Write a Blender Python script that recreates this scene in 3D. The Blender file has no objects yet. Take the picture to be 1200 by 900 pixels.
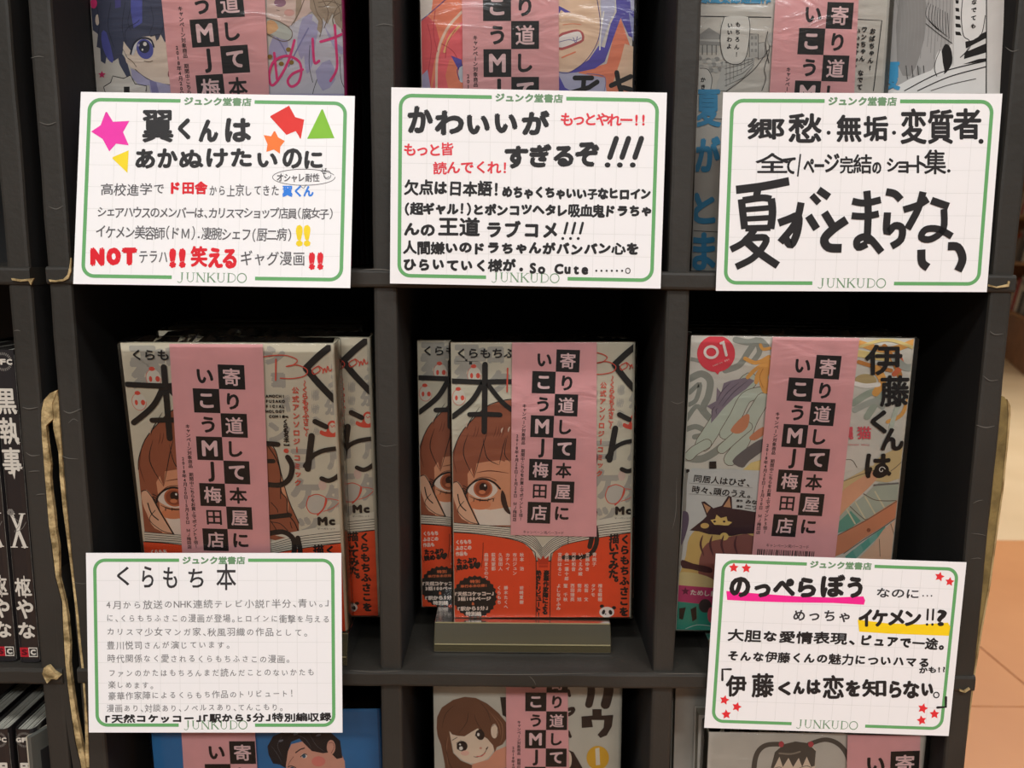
import bpy, math, random
import numpy as np
from mathutils import Vector, Matrix
from mathutils.geometry import tessellate_polygon
random.seed(7)
sc = bpy.context.scene
COL = sc.collection

# ---------------------------------------------------------------- camera
F = 971.0                                   # focal length in pixels of a 1200 px wide frame
PITCH = math.radians(8.9); ROLL = 0.0085
r0 = Vector((1, 0, 0)); u0 = Vector((0, math.sin(PITCH), math.cos(PITCH)))
fw = Vector((0, math.cos(PITCH), -math.sin(PITCH)))
RT = math.cos(ROLL)*r0 + math.sin(ROLL)*u0
UP = math.cos(ROLL)*u0 - math.sin(ROLL)*r0
cd = bpy.data.cameras.new('camera'); cam = bpy.data.objects.new('camera', cd); COL.objects.link(cam)
cd.sensor_width = 36; cd.lens = 36*F/1200; cd.clip_start = 0.01; cd.clip_end = 60
cd.dof.use_dof = True; cd.dof.focus_distance = 0.475; cd.dof.aperture_fstop = 13
cam.matrix_world = Matrix((( RT.x, UP.x, -fw.x, 0), (RT.y, UP.y, -fw.y, 0), (RT.z, UP.z, -fw.z, 0), (0, 0, 0, 1)))
sc.camera = cam

# ---------------------------------------------------------------- world, lights, exposure
w = bpy.data.worlds.new('world'); sc.world = w; w.use_nodes = True
w.node_tree.nodes['Background'].inputs[0].default_value = (0.98, 0.98, 0.98, 1)
w.node_tree.nodes['Background'].inputs[1].default_value = 0.22
def area(x, y, z, sx, sy, power, col=(0.955, 0.985, 1.0)):
    l = bpy.data.lights.new('ceiling_lamp_light', 'AREA'); l.shape = 'RECTANGLE'; l.size = sx; l.size_y = sy
    l.energy = power; l.color = col
    o = bpy.data.objects.new('ceiling_lamp_light', l); o.location = (x, y, z); COL.objects.link(o); return o
LAMPS = [(-0.6, -0.82), (0.9, -0.82), (-0.6, -2.3), (0.9, -2.3), (2.6, 1.6), (2.6, 4.2), (4.6, 3.0)]
for lx, ly in LAMPS:
    area(lx, ly, 1.60, 1.1, 0.3, 38 if lx > 2 else (27 if ly > -1.5 else 42))
sc.view_settings.view_transform = 'Standard'; sc.view_settings.look = 'None'
sc.view_settings.gamma = 1.0; sc.view_settings.exposure = -0.28
sc.view_settings.use_curve_mapping = False

# ---------------------------------------------------------------- helpers
def ray(px, py):
    return RT*((px-600)/F) + UP*((450-py)/F) + fw
def at(px, py, Y):
    d = ray(px, py); return d*(Y/d.y)
def lin(c):
    c = c/255.0
    return c/12.92 if c <= 0.04045 else ((c+0.055)/1.055)**2.4
MATS = {}
def mat(key, rgb, rough=0.55, noise=0.06, nscale=60, bump=0.0, bscale=200, spec=0.4, coat=0.0, metallic=0.0, rgb2=None):
    if key in MATS: return MATS[key]
    m = bpy.data.materials.new(key); m.use_nodes = True; nt = m.node_tree; b = nt.nodes['Principled BSDF']
    c = [lin(v) for v in rgb]; d = [lin(v) for v in rgb2] if rgb2 else [v*(1-noise) for v in c]
    tc = nt.nodes.new('ShaderNodeTexCoord'); n = nt.nodes.new('ShaderNodeTexNoise'); n.inputs['Scale'].default_value = nscale
    n.inputs['Detail'].default_value = 4
    nt.links.new(tc.outputs['Object'], n.inputs['Vector'])
    r = nt.nodes.new('ShaderNodeValToRGB'); r.color_ramp.elements[0].color = (*d, 1); r.color_ramp.elements[1].color = (*c, 1)
    r.color_ramp.elements[0].position = 0.35; r.color_ramp.elements[1].position = 0.6
    nt.links.new(n.outputs['Fac'], r.inputs['Fac']); nt.links.new(r.outputs['Color'], b.inputs['Base Color'])
    b.inputs['Roughness'].default_value = rough; b.inputs['Specular IOR Level'].default_value = spec
    b.inputs['Coat Weight'].default_value = coat; b.inputs['Coat Roughness'].default_value = 0.12
    b.inputs['Metallic'].default_value = metallic
    if bump:
        n2 = nt.nodes.new('ShaderNodeTexNoise'); n2.inputs['Scale'].default_value = bscale; n2.inputs['Detail'].default_value = 6
        nt.links.new(tc.outputs['Object'], n2.inputs['Vector'])
        bp = nt.nodes.new('ShaderNodeBump'); bp.inputs['Strength'].default_value = bump; bp.inputs['Distance'].default_value = 0.001
        nt.links.new(n2.outputs['Fac'], bp.inputs['Height']); nt.links.new(bp.outputs['Normal'], b.inputs['Normal'])
    MATS[key] = m; return m
def ink(rgb, rough=0.5):
    return mat('ink_%d_%d_%d' % tuple(rgb), rgb, rough, 0.05, 90, spec=0.3)
def film_mat():
    if 'film' in MATS: return MATS['film']
    m = bpy.data.materials.new('shrink_film'); m.use_nodes = True; nt = m.node_tree; nt.nodes.clear()
    out = nt.nodes.new('ShaderNodeOutputMaterial'); mx = nt.nodes.new('ShaderNodeMixShader')
    tr = nt.nodes.new('ShaderNodeBsdfTransparent'); tr.inputs[0].default_value = (0.97, 0.97, 0.96, 1)
    gl = nt.nodes.new('ShaderNodeBsdfGlossy'); gl.inputs['Roughness'].default_value = 0.12
    fr = nt.nodes.new('ShaderNodeFresnel'); fr.inputs['IOR'].default_value = 1.35
    tc = nt.nodes.new('ShaderNodeTexCoord'); mp = nt.nodes.new('ShaderNodeMapping'); mp.inputs['Scale'].default_value = (1, 3.0, 1)
    n = nt.nodes.new('ShaderNodeTexNoise'); n.inputs['Scale'].default_value = 28; n.inputs['Detail'].default_value = 3; n.inputs['Distortion'].default_value = 1.2
    bp = nt.nodes.new('ShaderNodeBump'); bp.inputs['Strength'].default_value = 0.2; bp.inputs['Distance'].default_value = 0.002
    L = nt.links.new
    L(tc.outputs['Object'], mp.inputs[0]); L(mp.outputs[0], n.inputs['Vector']); L(n.outputs['Fac'], bp.inputs['Height'])
    L(bp.outputs['Normal'], gl.inputs['Normal']); L(bp.outputs['Normal'], fr.inputs['Normal'])
    L(fr.outputs[0], mx.inputs[0]); L(tr.outputs[0], mx.inputs[1]); L(gl.outputs[0], mx.inputs[2]); L(mx.outputs[0], out.inputs[0])
    MATS['film'] = m; return m
def acrylic_mat():
    if 'acrylic' in MATS: return MATS['acrylic']
    m = bpy.data.materials.new('clear_acrylic'); m.use_nodes = True; nt = m.node_tree; nt.nodes.clear()
    out = nt.nodes.new('ShaderNodeOutputMaterial'); mx = nt.nodes.new('ShaderNodeMixShader'); mx2 = nt.nodes.new('ShaderNodeMixShader')
    tr = nt.nodes.new('ShaderNodeBsdfTransparent'); tr.inputs[0].default_value = (0.62, 0.57, 0.44, 1)
    gl = nt.nodes.new('ShaderNodeBsdfGlossy'); gl.inputs['Roughness'].default_value = 0.22
    df = nt.nodes.new('ShaderNodeBsdfDiffuse'); df.inputs[0].default_value = (0.50, 0.42, 0.24, 1)
    fr = nt.nodes.new('ShaderNodeFresnel'); fr.inputs['IOR'].default_value = 1.32
    mx2.inputs[0].default_value = 0.10
    L = nt.links.new
    L(tr.outputs[0], mx2.inputs[1]); L(df.outputs[0], mx2.inputs[2])
    L(fr.outputs[0], mx.inputs[0]); L(mx2.outputs[0], mx.inputs[1]); L(gl.outputs[0], mx.inputs[2]); L(mx.outputs[0], out.inputs[0])
    MATS['acrylic'] = m; return m

def mesh_obj(name, verts, faces, mats, parent=None, midx=None, smooth=False, mw=None):
    me = bpy.data.meshes.new(name); me.from_pydata([tuple(v) for v in verts], [], [tuple(f) for f in faces])
    if not isinstance(mats, (list, tuple)): mats = [mats]
    for m in mats: me.materials.append(m)
    if midx is not None: me.polygons.foreach_set('material_index', list(midx))
    if smooth: me.polygons.foreach_set('use_smooth', [True]*len(me.polygons))
    me.update()
    o = bpy.data.objects.new(name, me); COL.objects.link(o)
    if parent: o.parent = parent
    if mw is not None: o.matrix_world = mw
    return o
def tag(o, label=None, cat=None, group=None, kind=None):
    if label: o['label'] = label
    if cat: o['category'] = cat
    if group: o['group'] = group
    if kind: o['kind'] = kind
    return o
def empty(name, mw, label=None, cat=None, group=None):
    o = bpy.data.objects.new(name, None); o.empty_display_size = 0.02; COL.objects.link(o)
    o.matrix_world = mw if isinstance(mw, Matrix) else Matrix.Translation(mw)
    return tag(o, label, cat, group)
def boxdata(x0, x1, y0, y1, z0, z1, off=0):
    v = [(x0,y0,z0),(x1,y0,z0),(x1,y1,z0),(x0,y1,z0),(x0,y0,z1),(x1,y0,z1),(x1,y1,z1),(x0,y1,z1)]
    f = [(0,3,2,1),(4,5,6,7),(0,1,5,4),(1,2,6,5),(2,3,7,6),(3,0,4,7)]
    return v, [tuple(i+off for i in q) for q in f]
def box(name, x0, x1, y0, y1, z0, z1, m, parent=None, bev=0.0, mw=None, seg=2):
    v, f = boxdata(x0, x1, y0, y1, z0, z1)
    o = mesh_obj(name, v, f, m, parent, mw=mw)
    if bev:
        b = o.modifiers.new('bevel', 'BEVEL'); b.width = bev; b.segments = seg; b.limit_method = 'ANGLE'
    return o
def boxes(name, lst, m, parent=None, bev=0.0):
    V = []; Fa = []
    for b in lst:
        v, f = boxdata(*b, off=len(V)); V += v; Fa += f
    o = mesh_obj(name, V, Fa, m, parent)
    if bev:
        b = o.modifiers.new('bevel', 'BEVEL'); b.width = bev; b.segments = 2; b.limit_method = 'ANGLE'
    return o
def copy_tree(o, parent=None):
    c = o.copy(); COL.objects.link(c)
    if parent: c.parent = parent
    for ch in list(o.children): copy_tree(ch, c)
    return c

class Surf:
    """A flat surface standing in the scene; local x right, y up from its base, z towards the room."""
    def __init__(s, TL, TR, BR, BL, Yt, Yb):
        a, b, c, d = at(*TL, Yt), at(*TR, Yt), at(*BR, Yb), at(*BL, Yb)
        u = ((b-a)+(c-d)).normalized(); t = (a+b)/2; q = (c+d)/2
        v = t-q; v = (v-u*v.dot(u)).normalized(); n = u.cross(v)
        s.W = ((b-a).length+(c-d).length)/2; ctr = (a+b+c+d)/4; s.H = abs((t-q).dot(v))
        s.O = ctr-v*(s.H/2); s.u, s.v, s.n = u, v, n
        s.M = Matrix(((u.x,v.x,n.x,s.O.x),(u.y,v.y,n.y,s.O.y),(u.z,v.z,n.z,s.O.z),(0,0,0,1)))
    def L(s, px, py):
        d = ray(px, py); p = d*(s.O.dot(s.n)/d.dot(s.n)) - s.O
        return (p.dot(s.u), p.dot(s.v))
def up_surf(xl, xr, Y, z0, z1):
    """upright surface given in metres"""
    s = Surf.__new__(Surf); s.W = xr-xl; s.H = z1-z0; s.O = Vector(((xl+xr)/2, Y, z0))
    s.u = Vector((1,0,0)); s.v = Vector((0,0,1)); s.n = Vector((0,-1,0))
    s.M = Matrix(((1,0,0,s.O.x),(0,0,-1,s.O.y),(0,1,0,s.O.z),(0,0,0,1))); return s
def Z(x0, y0, k):
    """reads coordinates taken on an enlarged crop"""
    return lambda x, y: (x0+x/k, y0+y/k)

GL = {}
def glyph(ch):
    if ch in GL: return GL[ch]
    cu = bpy.data.curves.new('glyph', 'FONT'); cu.body = ch; cu.size = 1.0; cu.resolution_u = 3
    ob = bpy.data.objects.new('glyph', cu); me = ob.to_mesh()
    me.calc_loop_triangles()
    V = np.array([(v.co.x, v.co.y) for v in me.vertices]) if len(me.vertices) else np.zeros((0, 2))
    T = np.array([tuple(t.vertices) for t in me.loop_triangles], dtype=int) if len(me.loop_triangles) else np.zeros((0, 3), int)
    ob.to_mesh_clear(); bpy.data.objects.remove(ob); bpy.data.curves.remove(cu)
    GL[ch] = (V, T); return GL[ch]

def smoothpts(P, n=6, closed=False):
    P = [np.array(p, float) for p in P]; out = []; N = len(P)
    rng = range(N) if closed else range(N-1)
    for i in rng:
        if closed: a, b, c, d = P[i-1], P[i], P[(i+1) % N], P[(i+2) % N]
        else: a, b, c, d = P[max(i-1, 0)], P[i], P[i+1], P[min(i+2, N-1)]
        for k in range(n):
            t = k/n
            out.append(0.5*((2*b)+(-a+c)*t+(2*a-5*b+4*c-d)*t*t+(-a+3*b-3*c+d)*t**3))
    if not closed: out.append(P[-1])
    return out

class Canvas:
    """collects flat printed shapes in the local plane of a surface; conv turns authoring coordinates into local ones"""
    def __init__(s, conv, clip=None, z0=0.00008, dz=0.000007):
        s.V = []; s.T = []; s.M = []; s.mats = []; s.q = 0; s.conv = conv; s.clip = clip; s.z = z0; s.dz = dz
        p = conv(0, 0); q = conv(100, 0); s.unit = math.hypot(q[0]-p[0], q[1]-p[1])/100
    def up(s): s.z += s.dz; return s
    def tris(s, V, T, m):
        if m not in s.mats: s.mats.append(m)
        mi = s.mats.index(m); s.q = (s.q+1) % 7; z = s.z+s.q*0.0000009
        if s.clip is None or (len(V) and V[:,0].min() >= s.clip[0] and V[:,0].max() <= s.clip[1] and V[:,1].min() >= s.clip[2] and V[:,1].max() <= s.clip[3]):
            o = len(s.V); s.V += [(x, y, z) for x, y in V]; s.T += [tuple(int(i)+o for i in t) for t in T]; s.M += [mi]*len(T); return
        x0, x1, y0, y1 = s.clip
        for t in T:
            poly = [tuple(V[i]) for i in t]
            for ax, lim, sg in ((0, x0, 1), (0, x1, -1), (1, y0, 1), (1, y1, -1)):
                res = []
                for i in range(len(poly)):
                    a, b = poly[i-1], poly[i]; da = (a[ax]-lim)*sg; db = (b[ax]-lim)*sg
                    if (da >= 0) != (db >= 0):
                        k = da/(da-db); res.append((a[0]+(b[0]-a[0])*k, a[1]+(b[1]-a[1])*k))
                    if db >= 0: res.append(b)
                poly = res
                if not poly: break
            if len(poly) >= 3:
                o = len(s.V); s.V += [(x, y, z) for x, y in poly]; s.T.append(tuple(range(o, o+len(poly)))); s.M.append(mi)
    def poly(s, pts, m, smooth=0, up=True):
        if smooth: pts = smoothpts(pts, smooth, True)
        P = [s.conv(*p) for p in pts]
        a = sum(P[i-1][0]*P[i][1]-P[i][0]*P[i-1][1] for i in range(len(P)))
        if a < 0: P = P[::-1]
        T = [t for t in tessellate_polygon([[Vector((x, y, 0)) for x, y in P]])]
        TT = []
        for t in T:
            (ax, ay), (bx, by), (cx, cy) = P[t[0]], P[t[1]], P[t[2]]
            TT.append(t if (bx-ax)*(cy-ay)-(cx-ax)*(by-ay) > 0 else (t[0], t[2], t[1]))
        s.tris(np.array(P), TT, m)
        if up: s.up()
        return s
    def ell(s, cx, cy, rx, ry, m, n=28, rot=0, up=True):
        c, d = math.cos(rot), math.sin(rot)
        return s.poly([(cx+rx*math.cos(a)*c-ry*math.sin(a)*d, cy+rx*math.cos(a)*d+ry*math.sin(a)*c) for a in [2*math.pi*i/n for i in range(n)]], m, up=up)
    def stroke(s, pts, wd, m, smooth=5, closed=False, taper=False, up=True, round_=True):
        """wd in authoring units"""
        if smooth and len(pts) > 2: pts = smoothpts(pts, smooth, closed)
        P = [np.array(s.conv(*p)) for p in pts]
        if closed: P.append(P[0])
        W = wd*s.unit/2; n = len(P); V = []; T = []
        for i, p in enumerate(P):
            a = P[max(i-1, 0)]; b = P[min(i+1, n-1)]; d = b-a; l = np.hypot(*d) or 1; nn = np.array((-d[1], d[0]))/l
            k = W*(1.0 if not taper else max(0.15, math.sin(math.pi*min(max((i+0.6)/(n+0.2), 0), 1))))
            V += [p+nn*k, p-nn*k]
            if i: o = 2*i; T += [(o-2, o-1, o+1), (o-2, o+1, o)]
        s.tris(np.array(V), T, m)
        if round_ and not closed and not taper:
            for c in (P[0], P[-1]):
                s.tris(np.array([c+W*np.array((math.cos(t), math.sin(t))) for t in [2*math.pi*q/10 for q in range(10)]]), [(0, q, q+1) for q in range(1, 9)], m)
        if up: s.up()
        return s
    def glyph_at(s, ch, A, m, bold=0.0):
        """A: 2x3 matrix from em coordinates to local plane; bold in local metres"""
        V, T = glyph(ch)
        if not len(V): return
        P = V @ A[:, :2].T + A[:, 2]
        s.tris(P, T, m)
        if ord(ch) >= 0x4E00: bold *= 0.7
        if bold > 0:
            for k in range(6):
                a = 2*math.pi*k/6+0.3; s.tris(P+bold*np.array((math.cos(a), math.sin(a))), T, m)
    def ch(s, c, x0, y0, x1, y1, m, bold=0.0, jit=0.0, up=False):
        """stretch one character over a box given in authoring coordinates"""
        V, T = glyph(c)
        if not len(V): return s
        mn, mx = V.min(0), V.max(0); sz = np.maximum(mx-mn, 1e-4)
        b = bold*s.unit
        bl = np.array(s.conv(x0, y1)); br = np.array(s.conv(x1, y1)); tl = np.array(s.conv(x0, y0))
        ex = br-bl; ey = tl-bl; lx = np.hypot(*ex); ly = np.hypot(*ey)
        bl = bl+ex/lx*b+ey/ly*b; ex = ex*(1-2*b/lx) if lx > 3*b else ex*0.4; ey = ey*(1-2*b/ly) if ly > 3*b else ey*0.4
        A = np.zeros((2, 3)); A[:, 0] = ex/sz[0]; A[:, 1] = ey/sz[1]; A[:, 2] = bl-A[:, 0]*mn[0]-A[:, 1]*mn[1]
        s.glyph_at(c, A, m, b)
        if up: s.up()
        return s
    def line(s, text, x0, y0, x1, y1, size, m, bold=0.0, jit=0.0, up=False, sx=1.0, kana=1.0):
        """a row of characters whose middle runs from (x0,y0) to (x1,y1)"""
        def adv(c):
            if c in '、。，．！!？?・.,:;|…': return 0.55
            if c in '「」（）()': return 0.6
            if ord(c) < 0x2000: return 0.62
            return 1.0
        tot = sum(adv(c) for c in text); p = 0
        a = np.array(s.conv(x0, y0)); b = np.array(s.conv(x1, y1)); d = b-a; ln = np.hypot(*d); e = d/ln; up_ = np.array((-e[1], e[0]))
        pitch = ln/tot; em = size*s.unit
        for c in text:
            w_ = adv(c); cx = (p+w_/2)*pitch; p += w_
            if c == ' ' or c == '　': continue
            k = em*(1+jit*random.uniform(-0.9, 0.9)); kx = pitch*sx*(1+jit*random.uniform(-0.6, 0.6))
            if ord(c) < 0x2000: kx = k*0.98*sx; 
            elif kana != 1.0 and 0x3040 <= ord(c) <= 0x30ff: k *= kana; kx *= kana
            rot = jit*random.uniform(-0.6, 0.6); cr, sr = math.cos(rot), math.sin(rot)
            V, T = glyph(c)
            if not len(V): continue
            mn, mx = V.min(0), V.max(0)
            mid = np.array(((mn[0]+mx[0])/2, 0.36 if ord(c) >= 0x2000 else 0.36))
            if c in '(（）)「」': mid[1] = (mn[1]+mx[1])/2
            ex = (e*cr+up_*sr)*kx; ey = (-e*sr+up_*cr)*k+e*k*jit*random.uniform(-0.3, 0.6)
            o = a+e*cx+up_*em*jit*random.uniform(-0.8, 0.8)
            A = np.zeros((2, 3)); A[:, 0] = ex; A[:, 1] = ey; A[:, 2] = o-ex*mid[0]-ey*mid[1]
            s.glyph_at(c, A, m, bold*s.unit)
        if up: s.up()
        return s
    def column(s, text, x0, y0, x1, y1, size, m, bold=0.0, up=False):
        """a column of characters from (x0,y0) down to (x1,y1)"""
        a = np.array(s.conv(x0, y0)); b = np.array(s.conv(x1, y1)); d = b-a; ln = np.hypot(*d); dn = d/ln; rt = np.array((-dn[1], dn[0]))
        pitch = ln/len(text); em = size*s.unit
        for i, c in enumerate(text):
            if c in ' 　': continue
            V, T = glyph(c)
            if not len(V): continue
            mn, mx = V.min(0), V.max(0); o = a+dn*pitch*(i+0.5); mid = (mn+mx)/2
            if c in 'ー～「」[]【】()（）…': ex, ey = dn*em, rt*em
            else: ex, ey = rt*em, -dn*em
            if c in '。、': o = o+rt*em*0.3-dn*em*0.25
            if c in 'っょゃュョッャ' : o = o+rt*em*0.08
            A = np.zeros((2, 3)); A[:, 0] = ex; A[:, 1] = ey; A[:, 2] = o-ex*mid[0]-ey*mid[1]
            s.glyph_at(c, A, m, bold*s.unit)
        if up: s.up()
        return s
    def build(s, name, parent, label=None):
        if not s.V: return None
        o = mesh_obj(name, s.V, s.T, s.mats, parent, s.M)
        if label: o['label'] = label
        return o
def sub(cv, z=None):
    c = Canvas(cv.conv, cv.clip, cv.z if z is None else z); return c
def star_pts(cx, cy, r, rot=0, k=0.45):
    return [(cx+(r if i % 2 == 0 else r*k)*math.sin(rot+i*math.pi/5), cy-(r if i % 2 == 0 else r*k)*math.cos(rot+i*math.pi/5)) for i in range(10)]

# ================================================================ large structure
YF = 0.462
floor_z = -0.95
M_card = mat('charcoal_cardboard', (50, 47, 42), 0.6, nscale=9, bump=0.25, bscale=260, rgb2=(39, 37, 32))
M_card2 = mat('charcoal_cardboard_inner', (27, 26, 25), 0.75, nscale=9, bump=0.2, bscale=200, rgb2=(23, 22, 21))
M_kraft = mat('raw_kraft_cardboard', (196, 172, 124), 0.85, nscale=150, bump=0.8, bscale=500, rgb2=(116, 98, 62))
M_scuff = mat('scuffed_cardboard', (96, 93, 87), 0.6)
M_tan = mat('light_floor', (238, 210, 168), 0.45, nscale=3, rgb2=(232, 203, 160))
M_tile = mat('terracotta_floor_tile', (220, 154, 98), 0.42, nscale=2.5, rgb2=(212, 145, 90), bump=0.05, bscale=30)
M_wood = mat('brown_wood', (150, 98, 58), 0.5, nscale=8, rgb2=(124, 78, 44))
M_ceil = mat('ceiling_board', (225, 222, 215), 0.8)

def ground(px, py):
    d = ray(px, py); return d*(floor_z/d.z)
yb = ground(1180, 633).y
o = tag(box('floor', -6, 8, yb, 10, floor_z-0.05, floor_z, M_tan), kind='structure')
o = tag(box('floor', -6, 8, -4, yb, floor_z-0.05, floor_z-0.004, mat('floor_joint', (150, 108, 74), 0.7)), kind='structure')
tile0 = None
ts = yb-ground(1160, 828).y
for i in range(3):
    for j in range(5):
        x0 = 0.1+j*ts; y0 = yb-(i+1)*ts
        if tile0 is None: tile0 = box('floor_tile', 0.002, ts-0.002, 0.002, ts-0.002, -0.01, 0, M_tile, o); t = tile0
        else: t = tile0.copy(); COL.objects.link(t)
        t.location = (x0, y0, floor_z+0.0003*((i*7+j*3) % 3))
tag(box('ceiling', -6, 8, -4, 10, 1.66, 1.70, M_ceil), kind='structure')
tag(box('wall_back', -6, 8, 9.9, 10, floor_z, 1.66, mat('wall_paint', (214, 205, 190), 0.8)), kind='structure')
M_em = bpy.data.materials.new('lamp_diffuser'); M_em.use_nodes = True
bsdf = M_em.node_tree.nodes['Principled BSDF']; bsdf.inputs['Emission Color'].default_value = (1, 0.95, 0.88, 1); bsdf.inputs['Emission Strength'].default_value = 3
lamp_lab = ['above the shelf front on the left', 'above the shelf front on the right', 'behind the viewer on the left', 'behind the viewer on the right',
            'over the aisle beside the shelf', 'near the far magazine rack', 'right of the far magazine rack']
for (lx, ly), ll in zip(LAMPS, lamp_lab):
    e = empty('ceiling_light', Matrix.Translation((lx, ly, 1.66)), 'long white ceiling light '+ll, 'light', 'ceiling lights')
    box('frame', -0.62, 0.62, -0.19, 0.19, -0.03, 0, M_ceil, e, 0.004); box('diffuser', -0.56, 0.56, -0.155, 0.155, -0.036, -0.028, M_em, e, 0.002)

# ---- charcoal cardboard display shelf (three columns)
PZ = [0.228, -0.0088, -0.246, -0.483, -0.72]
TH = 0.0100
unit = empty('display_shelf', Matrix.Translation((0, YF, floor_z)), 'charcoal cardboard pigeonhole display shelf holding the face-out comics', 'shelf')
def uw(o):      # world-built part under a root
    par = o.parent; o.matrix_parent_inverse = par.matrix_world.inverted() if par else Matrix(); return o
bpy.context.view_layer.update()
def post(x, parent, name='side_panel', dy=0.0, top=0.34):
    rnd = random.Random(int((x+2)*1000)); V = []; Fc = []; n = 60; hw = 0.0065; prof = [(-hw, 0.2), (-hw, 0.0016), (-hw+0.0006, 0.0004), (-hw+0.002, 0.0), (hw-0.002, 0.0), (hw-0.0006, 0.0004), (hw, 0.0016), (hw, 0.2)]
    for i in range(n+1):
        z = floor_z+(top-floor_z)*i/n; a = rnd.uniform(-1, 1)*0.00022; b = rnd.uniform(-1, 1)*0.0002
        for px, py in prof: V.append((x+px+a*(1 if px > 0 else -1)*(py < 0.1), YF+dy+py+b*(py < 0.1), z))
    k = len(prof)
    for i in range(n):
        for j in range(k): Fc.append((i*k+j, i*k+(j+1) % k, (i+1)*k+(j+1) % k, (i+1)*k+j))
    Fc.append(tuple(range(k))[::-1]); Fc.append(tuple(n*k+q for q in range(k)))
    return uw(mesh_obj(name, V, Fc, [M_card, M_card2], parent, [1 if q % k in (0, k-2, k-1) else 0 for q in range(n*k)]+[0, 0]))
XB, XD1, XD2, XR = -0.2510, -0.0710, 0.0920, 0.2710
pB = post(XB, unit); pR = post(XR, unit)
pD1 = post(XD1, unit, 'divider', 0.0015); pD2 = post(XD2, unit, 'divider', 0.0015)
def shelf_board(x0, x1, z, parent):
    n = 40; V = []; Fc = []; rnd = random.Random(int(z*999)+int(x0*77))
    prof = [(0.2, 0), (0.0016, 0), (0.0004, -0.0006), (0, -0.0018), (0, -TH+0.0018), (0.0004, -TH+0.0006), (0.0016, -TH), (0.2, -TH)]
    for i in range(n+1):
        x = x0+(x1-x0)*i/n; a = rnd.uniform(-1, 1)*0.0002; b = rnd.uniform(-1, 1)*0.0002
        for py, pz in prof: V.append((x, YF-0.0012+py+b*(py < .1), z+pz+a*(py < .1)))
    k = len(prof)
    for i in range(n):
        for j in range(k): Fc.append((i*k+j, (i+1)*k+j, (i+1)*k+(j+1) % k, i*k+(j+1) % k))
    Fc.append(tuple(range(k))); Fc.append(tuple(n*k+q for q in range(k))[::-1])
    return uw(mesh_obj('shelf_board', V, Fc, M_card, parent))
for z in PZ: shelf_board(XB-0.0068, XR+0.0068, z, unit)
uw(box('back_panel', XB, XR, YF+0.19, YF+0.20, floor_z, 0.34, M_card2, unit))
# ---- neighbouring unit at the left
XA = -0.2735
unit2 = empty('display_shelf', Matrix.Translation((-0.5, YF, floor_z)), 'charcoal cardboard shelf at the left edge holding black spine-out comics', 'shelf')
bpy.context.view_layer.update()
pA = post(XA, unit2); post(-0.62, unit2)
for z in PZ: shelf_board(-0.627, XA+0.0068, z-0.0005, unit2)
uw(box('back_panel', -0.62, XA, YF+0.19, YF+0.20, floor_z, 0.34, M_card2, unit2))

def prism(name, pts, Y0, Y1, m, parent, label=None, wob=0.0):
    """outline given at the shelf front, extruded backwards as real cardboard"""
    rnd = random.Random(3); P = [at(x, y, Y0) for x, y in pts]
    T = tessellate_polygon([[Vector((p.x, p.z, 0)) for p in P]]); n = len(P); V = []
    for p in P: V.append((p.x, Y0+rnd.uniform(0, wob), p.z))
    for p in P: V.append((p.x, Y1, p.z))
    Fc = [tuple(t) for t in T]+[tuple(n+i for i in t[::-1]) for t in T]+[(i, (i+1) % n, n+(i+1) % n, n+i) for i in range(n)]
    me_o = mesh_obj(name, V, Fc, m, parent); uw(me_o)
    import bmesh
    bm = bmesh.new(); bm.from_mesh(me_o.data); bmesh.ops.recalc_face_normals(bm, faces=bm.faces); bm.to_mesh(me_o.data); bm.free()
    if label: me_o['label'] = label
    return me_o
Ll = [(67,457),(58,461),(51,469),(48,482),(47.7,496),(49,512),(50.6,531),(52,560),(55,590),(57,615),(60,640),(65,677),(72.3,706),(73.7,735),(75.8,776),(79.5,805),(83.9,842),(88.2,871),(94,894),(97,915)]
Lr = [(102,915),(99.8,891),(94,865),(89.6,842),(85.3,813),(81,779),(81.5,756),(78.7,724),(75.8,706),(68.8,678),(68,640),(64.5,620),(63,600),(60,580),(58,560),(58.7,545),(55,520),(53.5,499),(62,491),(60.7,473)]
prism('torn_edge', Ll+Lr, YF-0.0012, YF+0.0018, M_kraft, unit2, 'torn buff raw cardboard edge', 0.0008)
Lin = [(x+1.0, y) for x, y in Ll[2:]]
prism('torn_edge', [(x-0.2, y) for x, y in Ll[1:]]+[(88,915),(78,850),(66,760),(56,650),(50,560),(47,500),(46,475)], YF+0.0002, YF+0.03, M_card, unit2, 'bulging grey side skin')
Rl = [(66,458),(60.7,473),(62,502),(68,531),(69.4,560),(74,600),(79.5,640),(83.3,677),(88.2,715),(92,755),(94.8,784),(98.3,825),(99,850),(100,900)]
Rr = [(104,900),(102.5,850),(100.4,825),(97.5,784),(94.5,755),(90.6,715),(86,677),(82,640),(78,600),(73.7,560),(72,531),(70,502),(68,473)]
prism('torn_edge', Rl+Rr, YF-0.0008, YF+0.0015, M_kraft, unit, 'raw buff cardboard edge of the split side', 0.0008)
prism('torn_edge', [(1171,463),(1177,465),(1182,473),(1183.5,482),(1180,520),(1175,570),(1168,620),(1160,680),(1150,735),(1142,786),(1136,830),(1130,875),(1127,905),(1118,905),(1130,800),(1148,690),(1160,600),(1168,520)], YF+0.0022, YF+0.012, mat('olive_kraft', (132, 112, 66), 0.85, nscale=60, rgb2=(92, 76, 42), bump=0.5, bscale=400), unit, 'olive raw cardboard flap edge')
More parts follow.
